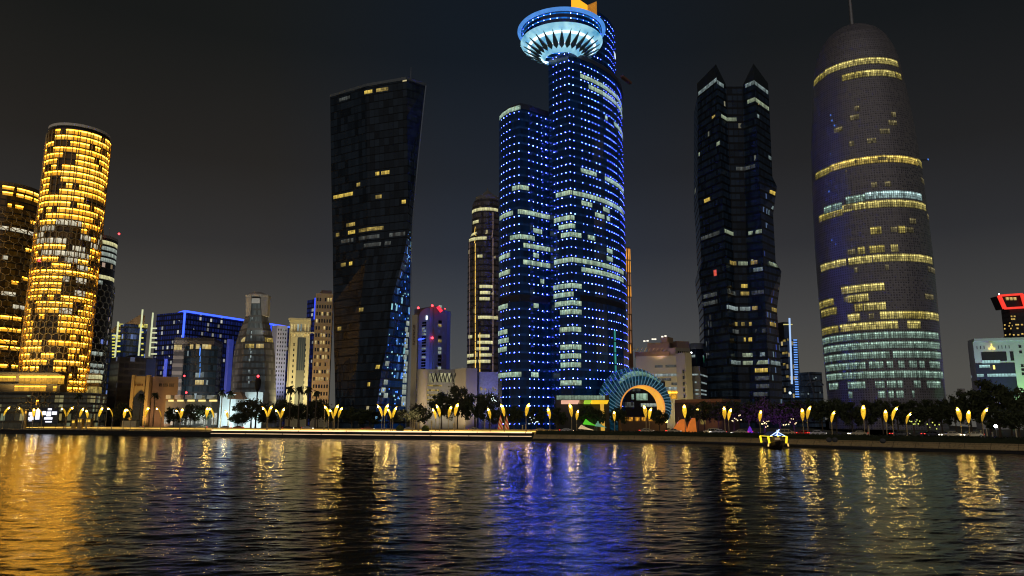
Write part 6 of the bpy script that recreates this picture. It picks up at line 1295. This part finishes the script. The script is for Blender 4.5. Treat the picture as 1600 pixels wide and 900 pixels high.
# ---- cars
glassm = plain('car_glass', (.015,.018,.02), .08); tyre = plain('tyre_rubber', (.02,.02,.02), .9); rimm = plain('alloy_rim', (.5,.5,.5), .35, .8)
headm = emit('headlight_glow', (1.,.93,.78), 14.); tailm = emit('tail_glow', (1.,.03,.02), 5.)
def make_car(bodymat, tall=False):
    th = thing('parked_car', 'car', 'car', (0,0,0)); hh = 1.75 if tall else 1.42
    P = [(-2.25,.35),(-2.3,.75),(-2.1,.92),(-1.55,.98),(-.95,hh-.02),(-.2,hh),(.55,hh-.05),(1.15,.98),(2.0,.86),(2.28,.68),(2.28,.35)]
    if tall: P = [(-2.3,.4),(-2.35,1.0),(-2.2,1.6),(-1.9,hh),(-.2,hh+.02),(.6,hh-.05),(1.2,1.15),(2.05,1.0),(2.3,.75),(2.3,.4)]
    mb = MB(); W_ = .88
    def yy(z): return W_ if z < 1.0 else W_-.22*(z-1.0)/.45
    A = [(x,-yy(z),z) for x, z in P]; B_ = [(x,yy(z),z) for x, z in P]
    mb.face(A); mb.face(B_[::-1])
    for i in range(len(P)): j = (i+1) % len(P); mb.face((A[i],B_[i],B_[j],A[j])[::-1])
    mb.build('body', bodymat, th, local=True)
    k0, k1 = (3,7) if not tall else (2,6)
    for s_ in (-1,1):
        for xa, xb in ((-1.35,-.3),(-.2,.8)) if not tall else ((-2.0,-.9),(-.8,.2),(.3,.85)):
            mb = MB(); z0_, z1_ = 1.0, hh-.14; ya, yb_ = s_*(W_+.012), s_*(yy(z1_)+.012); sh = .3 if not tall else .05
            mb.face(((xa,ya,z0_),(xb,ya,z0_),(xb-(sh if xb > .5 else 0),yb_,z1_),(xa+(sh if xa < -1.2 else 0),yb_,z1_))); mb.build('side_window', glassm, th, local=True)
        for x in (-1.4, 1.4):
            mb = MB(); mb.tube([(x,s_*.72,.33),(x,s_*.92,.33)], .33, 14); w_ = mb.build('wheel', tyre, th, local=True); mb = MB(); mb.tube([(x,s_*.9,.33),(x,s_*.935,.33)], .2, 10); mb.build('rim', rimm, w_, local=True)
        mb = MB(); mb.box((2.27,s_*.6,.60), (.08,.36,.14)); mb.build('headlight', headm, th, local=True); mb = MB(); mb.box((-2.31,s_*.62,.74), (.06,.36,.14)); mb.build('tail_light', tailm, th, local=True)
    def scr_(i, j, n):
        a, b = P[i], P[j]; mb = MB(); f0, f1 = .12, .88; e = .018
        p0 = (a[0]+(b[0]-a[0])*f0, a[1]+(b[1]-a[1])*f0); p1 = (a[0]+(b[0]-a[0])*f1, a[1]+(b[1]-a[1])*f1); s0 = 1 if b[0] > 0 else -1
        mb.face(((p0[0]+e*s0,-yy(p0[1])+.08,p0[1]+e),(p1[0]+e*s0,-yy(p1[1])+.08,p1[1]+e),(p1[0]+e*s0,yy(p1[1])-.08,p1[1]+e),(p0[0]+e*s0,yy(p0[1])-.08,p0[1]+e))); mb.build(n, glassm, th, local=True)
    scr_(6 if not tall else 5, 7 if not tall else 6, 'windscreen'); scr_(3 if not tall else 1, 4 if not tall else 2, 'rear_window')
    return th
paint = lambda n, c: plain(n, c, .25, .1, var=.05)
cp = {'pale': make_car(paint('pale_car_paint', (.75,.66,.45))), 'white': make_car(paint('white_car_paint', (.8,.8,.8))), 'red': make_car(paint('red_car_paint', (.55,.04,.03))), 'dark': make_car(paint('dark_car_paint', (.05,.05,.06))), 'van': make_car(paint('cream_van_paint', (.75,.62,.36)), True)}
cu = set()
for px, d, kind, rz, lab in ((1484,184,'pale',3.05,'pale sedan parked right of the low lamp, lit from above'),(1519,182,'pale',3.1,'second pale car half hidden behind the hedge at the right'),(1455,190,'dark',.1,'dark car left of the pale sedan'),(1276,202,'white',0,'small white car right of the lamp pair near the boat'),(1256,204,'red',.05,'red car under the lamp pair near the boat'),(1229,205,'van',0,'cream van right behind the boat'),(1155,214,'pale',3.1,'pale car left of the purple tent'),(1163,222,'dark',3.1,'dark car beside the purple tent'),(1122,222,'white',3.1,'white car below the close lamp pair'),(1111,224,'van',3.1,'cream van left of the close lamp pair'),(1052,236,'pale',.1,'pale car below the long orange tent'),(1010,246,'pale',.1,'pale low car below the ring opening lamp'),(885,252,'white',.1,'white car below the pink canopy'),(845,256,'pale',.1,'pale car right of the yellow bollards'),
 (742,268,'pale',.12,'pale car left of the tan bollard'),(640,282,'white',.12,'white car behind the hooked lamp post'),(575,292,'red',.12,'red car under the black tower middle'),(480,312,'white',.1,'white car under the tall palms'),(450,318,'dark',.1,'dark car left of the tall palms'),(372,336,'red',3.2,'red car before the white hall'),(352,338,'white',3.2,'white car at the white hall left foot'),(315,344,'pale',3.2,'pale car before the shopfronts'),(215,346,'white',3.2,'white car right of the planter box'),(160,348,'white',.1,'white car below the arched lamp pair'),(78,350,'red',.1,'red car below the right white screen'),(55,350,'pale',.1,'pale car below the left white screen'),(14,350,'white',.1,'white car at the far left by the first lamp'),(30,352,'dark',.1,'dark car at the far left behind the second lamp'),(1405,192,'dark',.1,'dark car below the bright lamp pair'),(1340,198,'pale',3.1,'pale car left of the tall left-leaning lamp')):
    x = at(px, 672, d).x
    if kind not in cu: o = cp[kind]; cu.add(kind); o.location = (x,d,GZ+.02); o.rotation_euler[2] = rz; o['label'] = lab
    else: o = clone(cp[kind], (x,d,GZ+.02), rz, 1., lab)
    o['group'] = 'cars along the waterfront road'
# ---- boulders on the hedge line
for px, y, d, lab in ((1288.5,684,151,'left grey boulder on the sea wall below the lone lamp'),(1297.5,684,151,'right grey boulder on the sea wall below the lone lamp'),(1371,685.5,146,'small grey boulder on the sea wall below the bullet tower')):
    q = at(px, y, d); mb = MB(); rnd = random.Random(px); n = 10
    mb.ball((q.x,d-2.,q.z-.35), .55, 10, sq=(1.1,.9,.9)); o = mb.build('boulder', plain('grey_boulder', (.12,.12,.12), .9, var=.5, scale=2.), None); tag(o, lab, 'boulder', 'boulders on the sea wall')
# ---- boat
q = at(1212, 697.5, 158); bx, by = q.x, 158.
th = thing('water_taxi', 'dark wooden boat with yellow lit posts and a blue-white canopy', 'boat', (bx,by,0))
hullm = plain('dark_hull', (.03,.022,.018), .45)
secs = [(-3.6,.25,1.55,.9),(-2.6,1.05,1.25,.35),(-.8,1.62,1.1,.0),(1.6,1.7,1.1,-.05),(4.0,1.45,1.25,.1),(5.0,1.1,1.4,.3)]
mb = MB(); rings = []
for y, w_, zt, zb_ in secs: rings.append([(bx-w_,by+y,zt),(bx-w_*.85,by+y,zb_+.35),(bx-w_*.3,by+y,zb_-.3),(bx+w_*.3,by+y,zb_-.3),(bx+w_*.85,by+y,zb_+.35),(bx+w_,by+y,zt)])
for A, B_ in zip(rings, rings[1:]):
    for k in range(5): mb.face((A[k],A[k+1],B_[k+1],B_[k]))
    mb.face((A[0],B_[0],B_[5],A[5]))
mb.face(rings[0]); mb.face(rings[-1][::-1]); mb.build('hull', hullm, th)
mb = MB()
for s_ in (-1,1): mb.tube([(bx+s_*r_[1],by+r_[0],r_[2]+.06) for r_ in secs], .09, 6)
mb.build('gunwale', plain('gunwale_wood', (.2,.12,.06), .5), th)
yp = emit('yellow_post_light', (1.,.72,.02), 1.5)
for s_ in (-1,1):
    for y in (-1.4, 3.6):
        mb = MB(); mb.beam((bx+s_*1.75,by+y,1.0),(bx+s_*1.95,by+y,2.42),.34,.3); mb.build('lit_post', yp if y < 0 else MATS['yellow_post_light'], th)
    mb = MB(); mb.beam((bx+s_*1.95,by-1.35,2.42),(bx+s_*1.95,by+3.6,2.42),.12,.12); mb.build('side_beam', yp, th)
    mb = MB(); mb.beam((bx+s_*2.0,by-1.6,.95),(bx+s_*2.1,by-1.6,.35),.22,.2); mb.build('fender_lamp', emit('amber_fender_light', (1.,.6,.15), 1.2), th)
    mb = MB(); mb.beam((bx+s_*1.0,by-1.3,2.38),(bx+s_*1.95,by-1.3,2.42),.12,.16); mb.build('front_beam', yp, th)
mb = MB(); zr, zr2 = 2.46, 3.35
mb.hexa([(bx-1.5,by-1.6,zr),(bx+1.5,by-1.6,zr),(bx+1.5,by+3.8,zr),(bx-1.5,by+3.8,zr),(bx-.12,by-1.3,zr2),(bx+.12,by-1.3,zr2),(bx+.12,by+3.5,zr2),(bx-.12,by+3.5,zr2)]); mb.build('canopy', plain('blue_canopy', (.10,.15,.4), .6), th)
tw = emit('blue_white_trim_light', (.45,.62,1.), 2.4)
for a, b in (((-1.55,-1.65,zr),(0,-1.4,zr2+.02)),((1.55,-1.65,zr),(0,-1.4,zr2+.02)),((-.6,-1.62,2.62),(.6,-1.62,2.62)),((0,-1.62,2.62),(0,-1.42,zr2+.35)),((-.25,-1.62,2.65),(.45,-1.42,zr2+.5))):
    mb = MB(); mb.beam(Vector((bx,by,0))+Vector(a), Vector((bx,by,0))+Vector(b), .12, .12); mb.build('trim_light', tw, th)
mb = MB(); mb.box((bx+.35,by+.4,1.05), (1.3,1.4,1.15)); mb.build('cabin', plain('boat_cabin_wood', (.3,.22,.12), .6), th)
mb = MB(); mb.box((bx+.35,by-.32,1.7), (1.1,.06,.4)); mb.build('cabin_window', emit('dim_cabin_light', (.8,.55,.25), .35, var=.6, scale=2.), th)
for s_ in (-.75, .9): mb = MB(); mb.tube([(bx+s_,by-1.5,1.1),(bx+s_,by-1.5,2.45)], .05, 6); mb.build('stanchion', steel, th)

# ---- strings of small bulbs in the trees
sb = {'warm': emit('string_bulb_warm', (1.,.78,.4), 2.2), 'white': emit('string_bulb_white', (.8,.95,.85), 1.6), 'green': emit('string_bulb_green', (.75,.85,.15), 1.2)}
for x0, x1, y0, y1, d, n, k, lab in ((1141,1160,646,660,244,9,'warm','string of warm bulbs in the trees left of the purple tent'),(1190,1202,656,668,238,10,'warm','cluster of warm bulbs in the tree just left of the boat'),(1224,1246,654,668,236,9,'warm','bulbs in the purple lit trees behind the cream van'),(1421,1438,656,666,212,9,'green','greenish bulbs in the tree under the bullet tower right edge'),(768,776,616,632,300,9,'white','white bulbs in the tree before the patterned block'),(826,842,652,668,262,8,'white','white bulbs under the tree right of the yellow lower wing lamp'),(300,322,640,652,340,9,'white','white bulbs among the trees before the shopfronts'),(1448,1470,660,674,206,6,'green','faint bulbs low under the tree in the sky gap')):
    q = at((x0+x1)/2, (y0+y1)/2, d); th = thing('string_lights', lab, 'string lights', tuple(q), 'strings of bulbs in the trees'); rnd = random.Random(x0); pts = []
    for i in range(n):
        p = at(x0+(x1-x0)*(i+.5*rnd.random())/n, rnd.uniform(y0,y1), d-4-rnd.random()); pts.append(p); mb = MB(); mb.ball(tuple(p), .13+.07*rnd.random(), 6); mb.build('bulb', sb[k], th)
    mb = MB(); mb.tube(pts, .02, 4); mb.build('cable', dark_metal, th)
# ================================================================ floodlights on the lit buildings
def wash(pl, pr, y0, y1, d, col, power, dist=30., n=1, zl=3., angle=85):
    for k in range(n):
        px = pl+(pr-pl)*(k+.5)/n; a = at(px, (y0+y1)/2, d); lamp('SPOT', (a.x*(d-dist)/d if False else a.x, d-dist, zl), (a.x, d, a.z), col, power, 1.0, angle, .6)
wash(450, 496, 510, 600, 428, (1.,.88,.46), 85000, 28)
wash(430, 452, 515, 600, 452, (.6,.64,1.), 42000, 22, angle=60)
wash(488, 526, 470, 620, 408, (1.,.60,.22), 26000, 34, zl=8)
wash(643, 653, 500, 600, 318, (1.,.82,.52), 5000, 14, angle=100)
wash(655, 674, 490, 560, 390, (.12,.22,1.), 42000, 26, angle=30)
wash(680, 702, 490, 560, 390, (1.,.82,.45), 55000, 26, angle=36)
wash(655, 735, 585, 625, 345, (1.,.80,.5), 10000, 18, 2, angle=110)
wash(750, 778, 585, 620, 344, (.62,.68,1.), 5000, 14, angle=100)
wash(985, 1078, 560, 620, 366, (1.,.84,.45), 10000, 26, 3, angle=110)
wash(1005, 1046, 528, 548, 376, (1.,.6,.3), 1500, 12, zl=zat(556,376), angle=120)
wash(268, 356, 535, 610, 421, (1.,.90,.80), 26000, 26, 2, angle=100)
wash(340, 424, 620, 660, 352, (.70,.95,1.), 9000, 15, 3, angle=120)
wash(203, 235, 590, 640, 365, (1.,.60,.10), 12000, 13, angle=110)
wash(238, 292, 590, 640, 374, (1.,.55,.28), 6500, 16, angle=120)
wash(380, 425, 462, 500, 400, (1.,.92,.8), 2600, 14, zl=zat(520,400), angle=120)
wash(187, 240, 490, 510, 442, (1.,.75,.5), 2500, 14, zl=zat(530,442), angle=120)
wash(1509, 1522, 540, 600, 330, (.30,.26,1.), 24000, 14, angle=90)
wash(1525, 1580, 535, 590, 328, (.85,1.,.85), 6000, 22, angle=100)
wash(1590, 1612, 535, 600, 324, (.34,1.,.28), 30000, 15, angle=90)
wash(1030, 1120, 628, 645, 292, (1.,.5,.2), 900, 10, 2, angle=120)
# purple uplights in the trees behind the boat
for px, d in ((1180,246),(1208,244),(1232,242)):
    a = at(px, 668, d); lamp('SPOT', (a.x, d-4, GZ+.4), (a.x, d+8, 7), (.32,.05,1.), 2600, .3, 110)
# warm facade lights at the feet of the honeycomb towers
wash(40, 130, 250, 560, 345, (1.,.72,.28), 26000, 16, 2, zl=16, angle=140)
wash(0, 40, 300, 560, 370, (1.,.68,.22), 30000, 16, zl=16, angle=140)
wash(140, 175, 400, 560, 395, (1.,.85,.6), 12000, 16, zl=16, angle=140)
